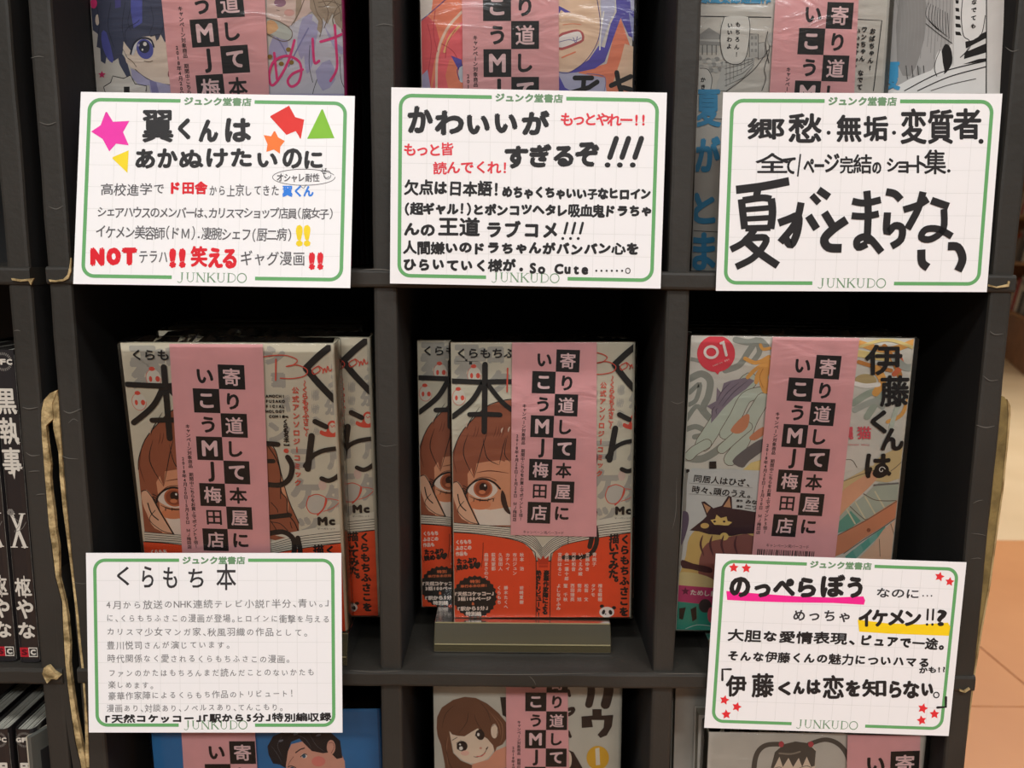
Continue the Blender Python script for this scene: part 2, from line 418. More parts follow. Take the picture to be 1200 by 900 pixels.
prism('torn_edge', [(1180.5,468),(1184.5,476),(1184.5,486),(1181.5,520),(1176,575),(1169,625),(1161,685),(1151,740),(1143,790),(1132,875),(1128,905),(1126,905),(1130,875),(1141,790),(1149,740),(1159,685),(1167,625),(1174,575),(1179.5,520),(1182,486)], YF+0.0018, YF+0.004, mat('pale_kraft', (172, 148, 104), 0.85, nscale=90, rgb2=(130, 106, 66)), unit, 'pale torn liner')
# frayed board ends
for root, pts in ((unit2, [(51,733+50),(56,781),(62,788),(70,793),(66,797),(60,796),(55,801),(51,796),(49,790)]),):
    prism('frayed_corner', pts, YF-0.004, YF-0.001, M_kraft, root, 'frayed buff board corner', 0.001)
prism('frayed_corner', [(57,327.5),(64,328.5),(74,327),(79,322),(81,314),(82.5,302),(83.5,303),(83,318),(80,326.5),(74,329.5),(64,330.5),(58,330)], YF-0.0022, YF-0.0012, M_kraft, unit, 'lifted buff paper edge')
prism('frayed_corner', [(13,326),(25,327.5),(40,326),(38,329),(36,334),(33,329),(24,330),(14,328.5)], YF-0.0022, YF-0.0012, M_kraft, unit2, 'lifted buff paper edge')
prism('frayed_corner', [(1158,333),(1168,336),(1181,333),(1182,329),(1183.5,330),(1182.5,336),(1168,337.5),(1158,335.5)], YF-0.0022, YF-0.0012, M_kraft, unit, 'lifted buff paper edge')
prism('frayed_corner', [(1125,808),(1130,810),(1136,806),(1137,808),(1131,812),(1124.5,810)], YF-0.0022, YF-0.0012, M_kraft, unit, 'lifted buff paper edge')

# creases and scuffs printed into the cardboard skin: thin raised threads
def scuffs(lst, Y, parent):
    sf = up_surf(-0.5, 0.5, Y, floor_z, 0.3)
    cv = Canvas(sf.L, z0=0.0)
    for pts, wd in lst: cv.stroke(pts, wd, M_scuff, taper=True, up=False)
    o = mesh_obj('crease', [tuple(sf.M @ Vector(v)) for v in cv.V], cv.T, M_scuff, parent); uw(o); o['kind'] = 'stuff'; return o
scuffs([([(36,68),(45,66),(52,67)],1.0),([(46,143),(56,146),(66,143)],1.2),([(57,242),(66,245),(74,241)],1.2),([(74,481),(82,484),(95,479)],1.6),([(80,496),(86,491),(92,494)],1),
        ([(72,534),(80,537),(92,538)],1.2),([(84,682),(96,684),(103,683)],0.8),([(1178,55),(1186,60),(1194,58)],0.9),([(1160,388),(1166,392),(1176,391)],1.1),([(1144,498),(1155,501),(1166,499)],1.5),
        ([(1140,590),(1146,587),(1152,586)],1),([(1138,625),(1148,626),(1156,628)],0.8),([(1137,655),(1146,654),(1150,655)],0.8),([(1152,440),(1160,446),(1170,445)],1)], YF-0.0004, unit)
scuffs([([(440,30),(450,28),(462,30)],0.7),([(444,520),(452,523),(466,521)],0.7),([(786,470),(794,473),(802,470)],0.7),([(788,620),(792,600),(793,560)],0.6)], YF+0.0010, unit)
scuffs([([(500,789),(600,790.5),(700,789)],1.0),([(770,790),(800,789.5),(829,790)],1.0),([(620,792),(625,797),(628,803)],0.8),([(425,316),(445,315.5),(458,317)],1.2),([(410,785.5),(440,787.5),(470,786)],0.9)], YF-0.0017, unit)
scuffs([([(26,477),(34,479),(45,477)],1.4),([(30,530),(37,534),(47,533)],1.4),([(33,553),(40,552),(47,552)],1.2),([(42,580),(48,579),(53,579)],1.2),([(16,388),(20,387),(24,388)],1.0)], YF-0.0004, unit2)

# ---- far magazine rack
g1, g2 = ground(1178, 421), ground(1200, 440)
dr = (g2-g1); dr.z = 0; dr.normalize(); nr = Vector((-dr.y, dr.x, 0))      # into the rack
if nr.x < 0: nr = -nr
o0 = g1-dr*0.9
rk = empty('magazine_rack', Matrix(((dr.x, nr.x, 0, o0.x), (dr.y, nr.y, 0, o0.y), (0, 0, 1, floor_z), (0, 0, 0, 1))), 'brown wooden magazine rack standing far behind on the light floor', 'rack')
box('plinth', 0, 2.2, 0, 0.5, 0, 0.42, M_wood, rk, 0.01); box('back_board', 0, 2.2, 0.47, 0.5, 0.42, 2.1, M_wood, rk)
SH = [0.44, 0.92, 1.36, 1.80]
for z in SH: box('rack_shelf', 0, 2.2, 0.02, 0.47, z-0.03, z, mat('pale_wood', (190, 140, 92), 0.5, nscale=8), rk, 0.004)
for x in (0, 2.16): box('side_board', x, x+0.04, 0, 0.5, 0.42, 2.1, M_wood, rk)
bpy.context.view_layer.update()
mc = [((205, 200, 190), 'grey white'), ((40, 38, 40), 'black'), ((176, 40, 48), 'red'), ((150, 145, 138), 'grey'), ((222, 214, 200), 'cream'), ((90, 84, 82), 'dark grey')]
shn = ['lowest', 'second', 'third']
ORDN = ['first', 'second', 'third', 'fourth', 'fifth', 'sixth', 'seventh', 'eighth', 'ninth', 'tenth', 'eleventh', 'twelfth', 'thirteenth', 'fourteenth']
for si in range(3):
    x = 0.06; k = 0
    while x < 2.0:
        cc, nm = mc[(k*2+si*3+(k//3)) % 6]; wd = 0.21; h = 0.29+0.03*((k+si) % 3)
        M = rk.matrix_world @ Matrix.Translation((x, 0.07, SH[si])) @ Matrix.Rotation(-0.16, 4, 'X')
        e = empty('magazine', M, '%s magazine on the %s shelf of the far rack, %s from its far end' % (nm, shn[si], ORDN[k]), 'magazine', '%s magazines on the %s shelf of the far rack' % (nm, shn[si]))
        box('pages', 0, wd, 0.002, 0.012, 0, h, mat('paper_edge', (215, 208, 190), 0.8), e); box('cover', 0, wd, 0, 0.002, 0, h, ink(cc), e)
        box('masthead', 0.02, wd-0.02, -0.001, 0, h-0.08, h-0.03, ink(mc[(k+si+1) % 6][0]), e)
        x += 0.225; k += 1

# ================================================================ books
PAPER = mat('book_pages', (196, 188, 168), 0.85, nscale=5, rgb2=(178, 170, 150), bump=0.3, bscale=900)
ALL = {}
def book(name, S, thick, cover_rgb, spine_rgb, label, cat='book', group=None, wrap=True, H=None, W=None):
    W = W or S.W; H = H or S.H
    e = empty(name, S.M, label, cat, group)
    t = 0.0006; x0, x1 = -W/2, W/2
    # cover: front leaf, rounded spine at the right, back leaf
    r = 0.0022
    outer = [(x0, 0)]+[(x1-r+r*math.sin(a), -r+r*math.cos(a)) for a in (0, .5, 1.0, 1.5708)]+[(x1-r+r*math.cos(a), -thick+r-r*math.sin(a)) for a in (0, .57, 1.07, 1.5708)]+[(x0, -thick)]
    inner = [(x0, -t)]+[(x1-r+(r-t)*math.sin(a), -r+(r-t)*math.cos(a)) for a in (0, .5, 1.0, 1.5708)]+[(x1-r+(r-t)*math.cos(a), -thick+r-(r-t)*math.sin(a)) for a in (0, .57, 1.07, 1.5708)]+[(x0, -thick+t)]
    n = len(outer); V = []; Fc = []
    for y in (0, H):
        V += [(a, y, b) for a, b in outer]+[(a, y, b) for a, b in inner]
    mi = []
    for i in range(n-1):
        Fc += [(i, i+1, 2*n+i+1, 2*n+i)]; mi.append(1 if 1 <= i <= 6 else 0)
        Fc += [(n+i+1, n+i, 3*n+i, 3*n+i+1)]; mi.append(0)
        Fc += [(2*n+i, 2*n+i+1, 3*n+i+1, 3*n+i), (i+1, i, n+i, n+i+1)]; mi += [0, 0]
    for i, j in ((0, n), (n-1, 2*n-1)):
        Fc.append((i, 2*n+i, 2*n+j, j) if i else (i, j, 2*n+j, 2*n+i)); mi.append(0)
    mesh_obj('cover', V, Fc, [ink(cover_rgb, 0.35), ink(spine_rgb, 0.35)], e, mi)
    box('page_block', x0+0.0008, x1-0.0009, 0.0012, H-0.0012, -thick+t+0.0001, -t-0.0001, PAPER, e)
    if wrap:
        g = 0.0012; f = 0.0027
        bx = [(x0-g, x1+g, -g*0.2, H+g*0.8, -thick-g*0.3, f)]
        o = boxes('shrink_wrap', bx, film_mat(), e); b = o.modifiers.new('bevel', 'BEVEL'); b.width = 0.0016; b.segments = 3
        o.data.polygons.foreach_set('use_smooth', [True]*6)
        # bunched film along the top
        rnd = random.Random(int(W*1e5)); V = []; Fc = []; m_ = 44
        for i in range(m_+1):
            x = x0+W*i/m_; h = 0.0007+rnd.random()*0.0022*(0.4+math.sin(math.pi*i/m_)); z = -thick*(0.2+0.4*rnd.random())
            V += [(x, H+0.0008, f*0.5), (x+rnd.uniform(-1, 1)*0.001, H+0.0008+h, z), (x, H+0.0008, -thick)]
            if i: q = 3*i; Fc += [(q-3, q-2, q+1, q), (q-2, q-1, q+2, q+1)]
        mesh_obj('film_crinkle', V, Fc, film_mat(), e)
    return e
def illus(S, conv, H=None, W=None, clip=True):
    W = W or S.W; H = H or S.H; k = 0.0004
    return Canvas(conv, (-W/2+k, W/2-0.0016, k, H-k) if clip else None)
def px_conv(S, f=None):
    return (lambda x, y: S.L(*f(x, y))) if f else S.L
K = ink((34, 31, 30)); PINK = ink((233, 173, 174), 0.4); WHT = ink((240, 236, 228))
R_TXT = '寄り道して本屋に'; L_TXT = 'いこうMJ梅田店'
PINKT = ink((242, 206, 206), 0.4)
def strip(S, e, quad, A, ra, B, rb, H=None, bottom=None, to_top=True, small=True):
    """pink campaign band: quad = TL, TR, BR, BL in the photo; A and B are centres of rows ra and rb of the right column"""
    H = H or S.H
    q = [Vector(S.L(*p)) for p in quad]
    def ext(p, r, y): k = (y-p.y)/(r.y-p.y); return p+(r-p)*k
    if to_top: q[0], q[1] = ext(q[0], q[3], H), ext(q[1], q[2], H)
    if bottom is not None: q[3], q[2] = ext(q[0], q[3], bottom), ext(q[1], q[2], bottom)
    zf = 0.0018; V = [(p.x, p.y, zf) for p in q]+[(p.x, p.y, zf-0.0002) for p in q]
    band = mesh_obj('paper_band', V, [(3, 2, 1, 0), (4, 5, 6, 7), (0, 1, 5, 4), (1, 2, 6, 5), (2, 3, 7, 6), (3, 0, 4, 7)], PINK, e); band['label'] = 'pink paper campaign band'
    a, b = Vector(S.L(*A)), Vector(S.L(*B)); dn = (b-a)/(rb-ra); p = dn.length; dn = dn/p; rt = Vector((-dn.y, dn.x)); a0 = a-dn*p*ra
    cv = Canvas(lambda x, y: tuple(a0+rt*(x*p)+dn*(y*p)), (min(q[0].x, q[3].x), max(q[1].x, q[2].x), min(q[3].y, q[2].y)+0.0005, H-0.0003), z0=zf+0.00004)
    cp = 1.045
    for i in range(8):
        xb = 0 if i % 2 == 0 else -cp; cv.poly([(xb-cp/2, i-.5), (xb+cp/2, i-.5), (xb+cp/2, i+.5), (xb-cp/2, i+.5)], K, up=False)
    cv.up()
    for i in range(8):
        for col, tx in ((0, R_TXT[i]), (-cp, L_TXT[i])):
            inv = (i % 2 == 0) == (col == 0); V_, T_ = glyph(tx); mn, mx = V_.min(0), V_.max(0); mid = (mn+mx)/2; s = p*(0.74 if tx not in 'MJ' else 0.90)
            c = a0+rt*(col*p)+dn*(i*p); Am = np.zeros((2, 3)); Am[:, 0] = rt*s; Am[:, 1] = -dn*s*1.0; Am[:, 2] = np.array(c)-Am[:, 0]*mid[0]-Am[:, 1]*mid[1]
            cv.glyph_at(tx, Am, PINKT if inv else K, p*(0.020 if tx in '寄道梅屋店田' else 0.030))
    if small:
        cv.column('キャンペーン対象商品　期間中こちらをお買上でポイント5倍！', -1.87, 2.0, -1.87, 7.42, 0.185, K, 0.006)
        cv.column('2018年4月20日ー5月20日　ＭＪ梅田店', -2.15, 3.38, -2.15, 7.45, 0.185, K, 0.006)
        cv.line('キャンペーン用バーコード', -1.75, 7.93, 0.15, 7.93, 0.17, K)
        rnd = random.Random(5); x = -2.1
        while x < 0.4:
            wd = rnd.choice([0.02, 0.03, 0.05]); cv.poly([(x, 8.12), (x+wd, 8.12), (x+wd, 8.8), (x, 8.8)], K, up=False); x += wd+rnd.choice([0.02, 0.035, 0.05])
    cv.build('lettering', band)
    return band
def fit_down(S, zb):
    """lengthen a surface until its base stands at height zb"""
    d = (S.O.z-zb)/S.v.z; S.O = S.O-S.v*d; S.H += d
    S.M = Matrix(((S.u.x,S.v.x,S.n.x,S.O.x),(S.u.y,S.v.y,S.n.y,S.O.y),(S.u.z,S.v.z,S.n.z,S.O.z),(0,0,0,1)))

# ---------------------------------------------------------------- anthology comic with orange wrapper
SM = Surf((531,401),(747.5,401),(738,723),(529.5,724), .502, .497)
SLf = Surf((149.5,402.5),(400.5,402.5),(399.5,740),(172,738), .4555, .4725)
zm = Z(460,350,2.094); zl = Z(130,350,2.903)
def m(x, y, f=zm): u, v = SM.L(*f(x, y)); return (u+SM.W/2+0.0022, SM.H-v)
def l(x, y, f=zl): u, v = SLf.L(*f(x, y)); return (u+SLf.W/2, (SLf.H-v)*SM.H/SLf.H)
m5 = lambda x, y: m(x, y, Z(485,390,5.296)); m45 = lambda x, y: m(x, y, Z(480,540,4.5)); m64 = lambda x, y: m(x, y, Z(620,600,6.4286))
l5 = lambda x, y: l(x, y, Z(290,380,5.625)); l6 = lambda x, y: l(x, y, Z(140,380,6)); l7 = lambda x, y: l(x, y, Z(290,520,6.925)); l4 = lambda x, y: l(x, y, Z(140,520,6.925))
U = 1/1940.0          # about one photo pixel on the cover
CREAM = (214, 206, 184); GREY = ink((176, 171, 160)); HAIR = ink((158, 92, 66)); HAIRD = ink((112, 60, 44)); SKIN = ink((226, 160, 122)); SKINL = ink((236, 222, 206)); ORG = ink((236, 84, 44)); REDL = ink((222, 84, 66)); DK = ink((40, 36, 33))
def anthology_art(e, W, H, off):
    conv = lambda a, b: (-W/2+a-off, H-b)
    cv = Canvas(conv, (-W/2+0.0004, W/2-0.0016, 0.0004, H-0.0004))
    def gb(c, f, x0, y0, x1, y1, mt, bold=0.0):
        a, b = f(x0, y0), f(x1, y1); cv.ch(c, a[0], a[1], b[0], b[1], mt, bold*U)
    # pale grey background characters
    for c, f, q in (('シ', l5, (100,140,255,270)), ('ョ', l5, (150,320,255,425)), ('パ', l5, (205,470,290,590)), ('ン', l5, (130,650,290,790)), ('コ', l7, (345,50,555,220)), ('ケ', l7, (340,290,600,550)), ('ッ', l7, (400,610,590,750)),
                    ('5', l5, (545,260,600,370)), ('つ', l5, (530,380,600,470)), ('分', l5, (500,490,600,610)), ('ア', l7, (630,40,760,230)), ('タ', l7, (620,340,760,580)), ('ば', l5, (420,430,480,510)), ('け', l5, (420,530,480,600)), ('た', l5, (425,610,485,670)), ('ん', l5, (430,680,485,740)),
                    ('ポ', l6, (60,170,350,420)), ('天', m5, (240,70,420,330)), ('ロ', m5, (455,85,560,190)), ('ク', m5, (455,230,600,380))):
        gb(c, f, *q, GREY, 2.0)
    cv.up()
    # red doodles
    for f, cx, cy, r in ((m5, 375, 262, 42), (m5, 280, 400, 40)):
        a = f(cx, cy); b = f(cx+r, cy); rr = b[0]-a[0]
        cv.ell(a[0], a[1], rr, rr*1.25, ink((222, 214, 198)), up=True); cv.stroke([(a[0]+rr*math.cos(t), a[1]+rr*1.25*math.sin(t)) for t in [0.3*k for k in range(18)]], 0.5*U, REDL)
        cv.ell(a[0]-rr*.4, a[1]+rr*.1, rr*.22, rr*.4, REDL); cv.ell(a[0]+rr*.55, a[1]+rr*.1, rr*.3, rr*.4, REDL); cv.ell(a[0]-rr*.1, a[1]-rr*1.3, rr*.4, rr*.3, REDL)
    a = l7(565, 510); cv.ell(a[0], a[1], 11*U, 11.5*U, ink((200, 194, 182)))
    cv.stroke([l7(*q) for q in ((500,440),(480,520),(520,580),(600,570),(645,470),(570,425),(500,445))], 1.0*U, REDL)
    cv.stroke([l7(*q) for q in ((640,460),(620,540),(570,595))], 1.8*U, REDL); cv.stroke([l7(*q) for q in ((650,460),(720,470),(745,490),(690,540),(620,565))], 0.8*U, REDL)
    cv.ell(*l7(610,350), 4.5*U, 6*U, ink((218, 190, 176)))
    cv.poly([l5(*q) for q in ((530,660),(560,640),(600,660),(615,700),(590,745),(530,750),(480,730),(485,705),(520,715))], REDL, smooth=3); cv.ell(*l5(562,690), 4*U, 6*U, ink((214, 204, 184)))
    cv.stroke([l5(*q) for q in ((550,672),(560,685),(572,672),(580,690))], 0.8*U, REDL)
    # head of a girl: plain brown bob
    hair = [m(146,400),m(150,372),m(168,330),m(195,298),m(230,265),m(262,252),m(300,247),m(345,262),m(395,290),m(440,330),l(560,520),l(580,600),l(605,690),l(640,770),l(640,812),l(560,830),m(420,560),m(300,560),m(146,556)]
    cv.poly(hair, HAIR, smooth=0); cv.stroke(hair[:14], 1.0*U, K, smooth=4)
    face = [m(186,556),m(186,480),m(184,430),m(200,405),m(230,400),m(300,392),m(400,395),m(470,410),m(482,480),m(470,556)]
    cv.poly(face, SKIN, smooth=0)
    cv.poly([m(214,556),m(196,512),m(240,518),m(330,505),m(440,500),m(470,520),m(470,556)], SKINL, smooth=0)
    cv.ell(*m(215,505), 13*U, 6.5*U, ink((222, 140, 98)))
    # ear and jaw
    cv.poly([m(148,456),m(160,448),m(172,465),m(182,490),m(196,525),m(210,552),m(170,540),m(155,505),m(148,480)], ink((232, 184, 152)), smooth=3)
    cv.stroke([m(148,452),m(160,450),m(172,468)], 1.0*U, K); cv.stroke([m(172,466),m(186,500),m(214,558)], 1.7*U, K); cv.stroke([m(160,480),m(166,505),m(180,520)], 1.4*U, K)
    cv.stroke([m(175,497),m(160,520),m(185,545),m(210,553)], 0.8*U, K)
    # fringe
    for q in (((185,380),(178,330),(215,300),(250,310),(222,350),(208,395),(200,440)), ((225,380),(222,320),(270,300),(300,320),(290,360),(275,400)), ((268,395),(285,330),(330,310),(360,330),(350,400),(330,402)), ((330,400),(350,330),(420,340),(450,400),(430,440),(400,400))):
        P = [m(*p) for p in q]; cv.poly(P, HAIR, smooth=0)
    for q in (((186,330),(174,380),(200,440)), ((200,440),(222,360),(232,330)), ((222,340),(232,390),(262,408)), ((262,408),(270,370),(278,340)), ((282,335),(275,380),(290,402)), ((300,320),(312,370),(330,402)), ((160,345),(150,390),(158,430)), ((214,265),(190,300),(182,320))):
        cv.stroke([m(*p) for p in q], 1.0*U, HAIRD if q[0][0] in (160,) else K, taper=True)
    for x in (205, 212, 255, 262, 268, 275): cv.stroke([m(x,312),m(x-3,328),m(x-8,340)], 0.8*U, HAIRD, taper=True)
    for x, y in ((182,308),(268,322),(285,320)): cv.stroke([m(x+3,y-6),m(x,y),m(x-1,y+7)], 1.8*U, ink((226, 200, 178)), taper=True)
    cv.stroke([m(205,427),m(240,422),m(285,428)], 1.1*U, HAIRD, taper=True)
    # the eye
    cv.poly([m(184,470),m(196,452),m(218,444),m(245,452),m(258,470),m(240,488),m(215,490),m(195,482)], SKINL, smooth=3)
    cv.ell(*m(222,466), 11.5*U, 11*U, ink((196, 110, 72))); cv.ell(*m(222,466), 9.5*U, 9*U, ink((150, 78, 52))); cv.ell(*m(223,462), 5*U, 5.2*U, ink((44, 26, 22))); cv.ell(*m(227,458), 1.2*U, 1.4*U, WHT)
    cv.ell(*m(220,474), 4*U, 2.5*U, ink((214, 132, 92)))
    cv.stroke([m(180,478),m(186,462),m(202,448),m(224,442),m(248,450),m(264,466)], 2.2*U, K); cv.stroke([m(188,484),m(210,493),m(232,494),m(252,488)], 1.5*U, K, taper=True); cv.stroke([m(190,455),m(210,440),m(235,438),m(255,446)], 0.7*U, HAIRD)
    for q in ((-6,2),(-4,8),(0,14)): cv.stroke([m(184,462+q[1]), m(176+q[0]*.4,456+q[1])], 0.9*U, K)
    for x in (200, 215, 235, 248): cv.stroke([m(x,491), m(x-1,497)], 0.8*U, K)
    # other side of the face next to the band
    cv.poly([m(268,470),m(276,480),m(282,505),m(290,528),m(276,520),m(266,495)], ink((60, 40, 34)), smooth=3)
    cv.poly([l7(*q) for q in ((165,20),(200,60),(240,140),(270,240),(275,390),(320,470),(330,570),(385,660),(420,740),(420,765),(280,790),(160,780))], HAIR); cv.stroke([l7(*q) for q in ((165,20),(240,140),(272,260),(275,395),(322,465),(328,575),(385,655),(420,740))], 1.1*U, K)
    for q in (((270,300),(272,400),(272,460)), ((195,490),(240,540),(250,570)), ((200,650),(270,665),(330,720)), ((350,650),(360,690),(366,700)), ((190,640),(230,700),(260,770))): cv.stroke([l7(*p) for p in q], 0.9*U, K)
    # open book drawn across: page lines
    cv.poly([m(146,548),m(230,556),m(300,562),m(345,578),m(368,606),m(400,580),m(470,560),l(560,812),l(700,785),l(800,770),(W+off+.01, l(0,770)[1]),(W+off+.01, l(0,850)[1]),l(680,860),m(440,600),m(402,620),m(372,640),m(345,625),m(300,606),m(200,590),m(146,586)], ink((222, 216, 198)))
    for k in range(6):
        t = k*5.0
        cv.stroke([m(146,549+t*1.1),m(230,556+t),m(300,564+t),m(345,582+t*1.05),m(368,612+t)], 0.7*U, K)
        cv.stroke([m(368,612+t),m(392,590+t),m(430,572+t),l7(200,830+t*3.2),l7(420,770+t*4),l7(765,727+t*4.6)], 0.7*U, K)
    # orange wrapper
    yb = H+0.01
    cv.poly([m(140,572),m(200,576),m(270,585),m(320,598),m(342,616),m(352,640),(m(352,640)[0], yb),(-0.01, yb),(-0.01, m(140,572)[1])], ORG)
    cv.poly([m(352,643),m(390,643),(m(390,640)[0], yb),(m(352,640)[0], yb)], ORG)
    cv.poly([m(390,640),m(394,622),m(420,604),m(470,592),m(540,580),m(604,570),(W+off+.01, l7(765,832)[1]),(W+off+.01, yb),(m(390,640)[0], yb)], ORG)
    cv.stroke([m(140,572),m(200,576),m(270,585),m(320,598),m(342,616),m(352,640),m(352,790)], 1.0*U, K, smooth=3); cv.stroke([m(604,571),m(540,580),m(470,592),m(420,604),m(394,622),m(388,642),m(386,790)], 1.0*U, K, smooth=3); cv.stroke([m(352,643),m(388,643)], 1.2*U, K)
    # big black title strokes
    def bs(f, pts, wd, sm=4): cv.stroke([f(*p) for p in pts], wd*1.12*U, DK, smooth=sm, up=False)
    bs(m5, ((225,297),(330,302),(420,305),(520,302),(625,302)), 5.4, 0); bs(m5, ((442,196),(440,400),(437,612)), 6.0, 0); bs(m5, ((425,315),(380,395),(330,450),(240,520)), 5.6); bs(m5, ((462,322),(510,385),(560,440),(625,490)), 5.0); bs(m5, ((346,506),(440,503),(535,508)), 5.2, 0)
    bs(l5, ((572,128),(480,200),(388,290)), 6.6); bs(l5, ((388,290),(470,390),(575,500)), 6.6); bs(l5, ((448,645),(520,680)), 5.4, 0); bs(l5, ((425,742),(415,830),(400,960)), 6.4)
    bs(l7, ((470,190),(530,110),(600,70),(680,52),(800,40)), 4.6); bs(l7, ((605,292),(660,310),(720,285),(790,225)), 4.8)
    bs(l7, ((160,5),(250,12)), 5.2, 0); bs(l7, ((160,150),(215,150)), 4.4, 0); bs(l7, ((330,118),(365,190),(345,290),(270,345),(150,340)), 5.4); bs(l7, ((160,612),(345,592)), 5.0, 0); bs(l7, ((170,745),(290,730),(370,780),(385,860),(375,940)), 5.4)
    bs(m, ((498,560),(500,600),(478,630),(420,634)), 5.0)
    cv.up()
    cv.stroke([l5(190,230),l5(188,370)], 1.6*U, REDL); cv.stroke([l5(*q) for q in ((100,215),(170,205),(260,205),(330,235),(300,270),(255,278),(330,268),(395,300),(380,340),(300,358),(218,356))], 1.1*U, REDL)
    cv.stroke([l5(*q) for q in ((470,275),(430,300),(440,330),(480,305),(470,275),(500,300),(498,325),(510,290),(522,318),(530,275),(545,310),(570,280),(575,310))], 1.1*U, REDL)
    cv.stroke([m5(582,220),m5(578,365)], 1.7*U, REDL)
    cv.build('cover_illustration', e)
    ct = Canvas(conv, cv.clip, z0=cv.z+0.00004)
    def col(t, f, x0, y0, x1, y1, size, mt, bold=0.0): a, b = f(x0, y0), f(x1, y1); ct.column(t, a[0], a[1], b[0], b[1], size*U, mt, bold*U)
    def row(t, f, x0, y0, x1, y1, size, mt, bold=0.0): a, b = f(x0, y0), f(x1, y1); ct.line(t, a[0], a[1], b[0], b[1], size*U, mt, bold*U)
    row('くらもちふさこ', m5, 258, 127, 780, 127, 12.5, K, 0.35)
    col('～くらもちふさこ～', l5, 378, 370, 392, 745, 7.6, REDL, 0.25); col('公式アンソロジーコミック', l5, 318, 408, 335, 1080, 8.0, REDL, 0.25)
    for i, t in enumerate(('KURAMOCHI', 'FUSAKO', 'OFFICIAL', 'ANTHOLOGY', 'COMIC')): row(t, l5, 250-len(t)*21.5, 475+i*34, 250, 476+i*34, 4.2, K, 0.25)
    col('【くらもち本】', l5, 250, 600, 262, 815, 6.4, K, 0.3)
    ct.ell(*l5(258,840), 2.8*U, 2.6*U, REDL)
    a, b = l7(570,605), l7(655,678); ct.ch('M', a[0], a[1], b[0], b[1], K, 1.0*U); a, b = l7(662,625), l7(718,676); ct.ch('c', a[0], a[1], b[0], b[1], K, 0.9*U); row('マーガレット', l7, 568, 705, 722, 703, 2.8, K)
    col('くらもちふさこを', m64, 722, 165, 712, 785, 12.0, K, 0.75); col('描いてみた。', m64, 640, 165, 632, 560, 12.5, K, 0.8)
    NW = ink((240, 222, 208))
    for i, t in enumerate(('青桃子', '宮藤ゆき', 'いくえみ綾', '河原和音', '金田一蓮十郎', '宮田はるこ')): x = 492-i*52; col(t, m64, x, 300, x-2, 300+36*len(t), 5.4, NW, 0.15)
    for i, t in enumerate(('椎名軽穂', 'タアモ', '松苗 文', '筒井 旭', '西田理英', '聖 千秋', 'よしながふみ')): x = 535-i*52; col(t, m64, x, 535, x-2, 535+34*len(t), 5.4, NW, 0.15)
    for i, t in enumerate(('秋本 治', '市川ジュン', 'カナヘイ', '久保田人', '萩尾望都', '森田まさのり')): x = 592-i*37.5; col(t, m45, x, 482, x, 482+24*len(t), 5.4, NW, 0.15)
    for i, t in enumerate(('岩崎夏樹', '勝木たくへ', 'くらもち')): x = [590, 508, 472][i]; col(t, m45, x, 655, x, 655+25*len(t), 5.2, NW, 0.15)
    for x, y in ((632, 480), (632, 652), (548, 652)): col('・・・・', m45, x, y, x, y+70, 2.0, K)
    for x, y in ((540, 300),): col('・・・・', m64, x, y, x, y+60, 2.0, K)
    for i, t in enumerate(('くらもち', 'ふさこの', '作品も')): row(t, m45, 243, 428+i*31, 243+21*len(t), 424+i*31, 5.6, NW, 0.35)
    row('たっぷり', m45, 250, 528, 358, 522, 7.4, K, 0.7); row('読める♥', m45, 248, 562, 372, 548, 7.4, K, 0.7)
    ct.stroke([m45(225,525),m45(250,585)], 0.6*U, K); ct.stroke([m45(388,430),m45(386,500),m45(378,560)], 0.6*U, K)
    # dark seal with a toothed edge
    c0 = m45(345,715); R = 27.5*U; ct.poly([(c0[0]+R*(1.0 if k % 2 else 0.93)*math.cos(k*math.pi/26), c0[1]+R*(1.0 if k % 2 else 0.93)*math.sin(k*math.pi/26)) for k in range(52)], DK)
    OR2 = ink((226, 120, 76))
    row('特別', m45, 318, 635, 372, 633, 4.4, OR2, 0.3); row('単行本未収録！', m45, 268, 660, 410, 655, 3.8, OR2, 0.2)
    row('「天然コケッコー」', m45, 238, 700, 445, 698, 5.6, NW, 0.45); row('3話100ページ', m45, 252, 726, 430, 724, 5.4, NW, 0.4); row('&', m45, 325, 750, 345, 750, 4.6, OR2, 0.4); row('「駅から5分」', m45, 252, 778, 415, 774, 5.6, NW, 0.45); row('特別編', m45, 296, 804, 378, 804, 5.8, NW, 0.45)
    # crown, spine words and the small panda
    ct.poly([m64(*q) for q in ((75,415),(62,335),(88,355),(105,325),(122,350),(148,325),(140,415))], ink((200, 62, 34))); ct.stroke([m64(70,395),m64(142,395)], 0.8*U, ORG)
    col('豪華作家陣による', m64, 132, 435, 118, 770, 7.6, K, 0.5); col('熱きトリビュート！', m64, 72, 435, 72, 790, 7.2, K, 0.5)
    for x, y in ((548,706),(638,718)): ct.ell(*m64(x, y), 2.6*U, 2.2*U, K)
    ct.ell(*m64(584,750), 9.2*U, 6.8*U, WHT)
    ct.ell(*m64(560,750), 2.0*U, 3.2*U, K, rot=.3); ct.ell(*m64(612,752), 2.2*U, 3.2*U, K, rot=-.3); ct.ell(*m64(575,765), 1.0*U, .8*U, K)
    ct.build('lettering', e)
def anthology(S, label, W=None, off=0.0, group='anthology comics with the orange wrapper'):
    e = book('comic_book', S, 0.0145, CREAM, (196, 190, 170), label, 'book', group, W=W)
    anthology_art(e, W or S.W, S.H, off); return e
bm_ = anthology(SM, 'anthology comic in shrink wrap standing in front on the clear riser, whole orange wrapper showing', off=0.0022)
strip(SM, bm_, ((600,401.5),(699,401.5),(698.8,628),(598.5,626)), (665.3,422.6), 0, (658.2,600.7), 7)
bl_ = anthology(SLf, 'anthology comic in shrink wrap with pink band, its lower part behind the pencil-written card')
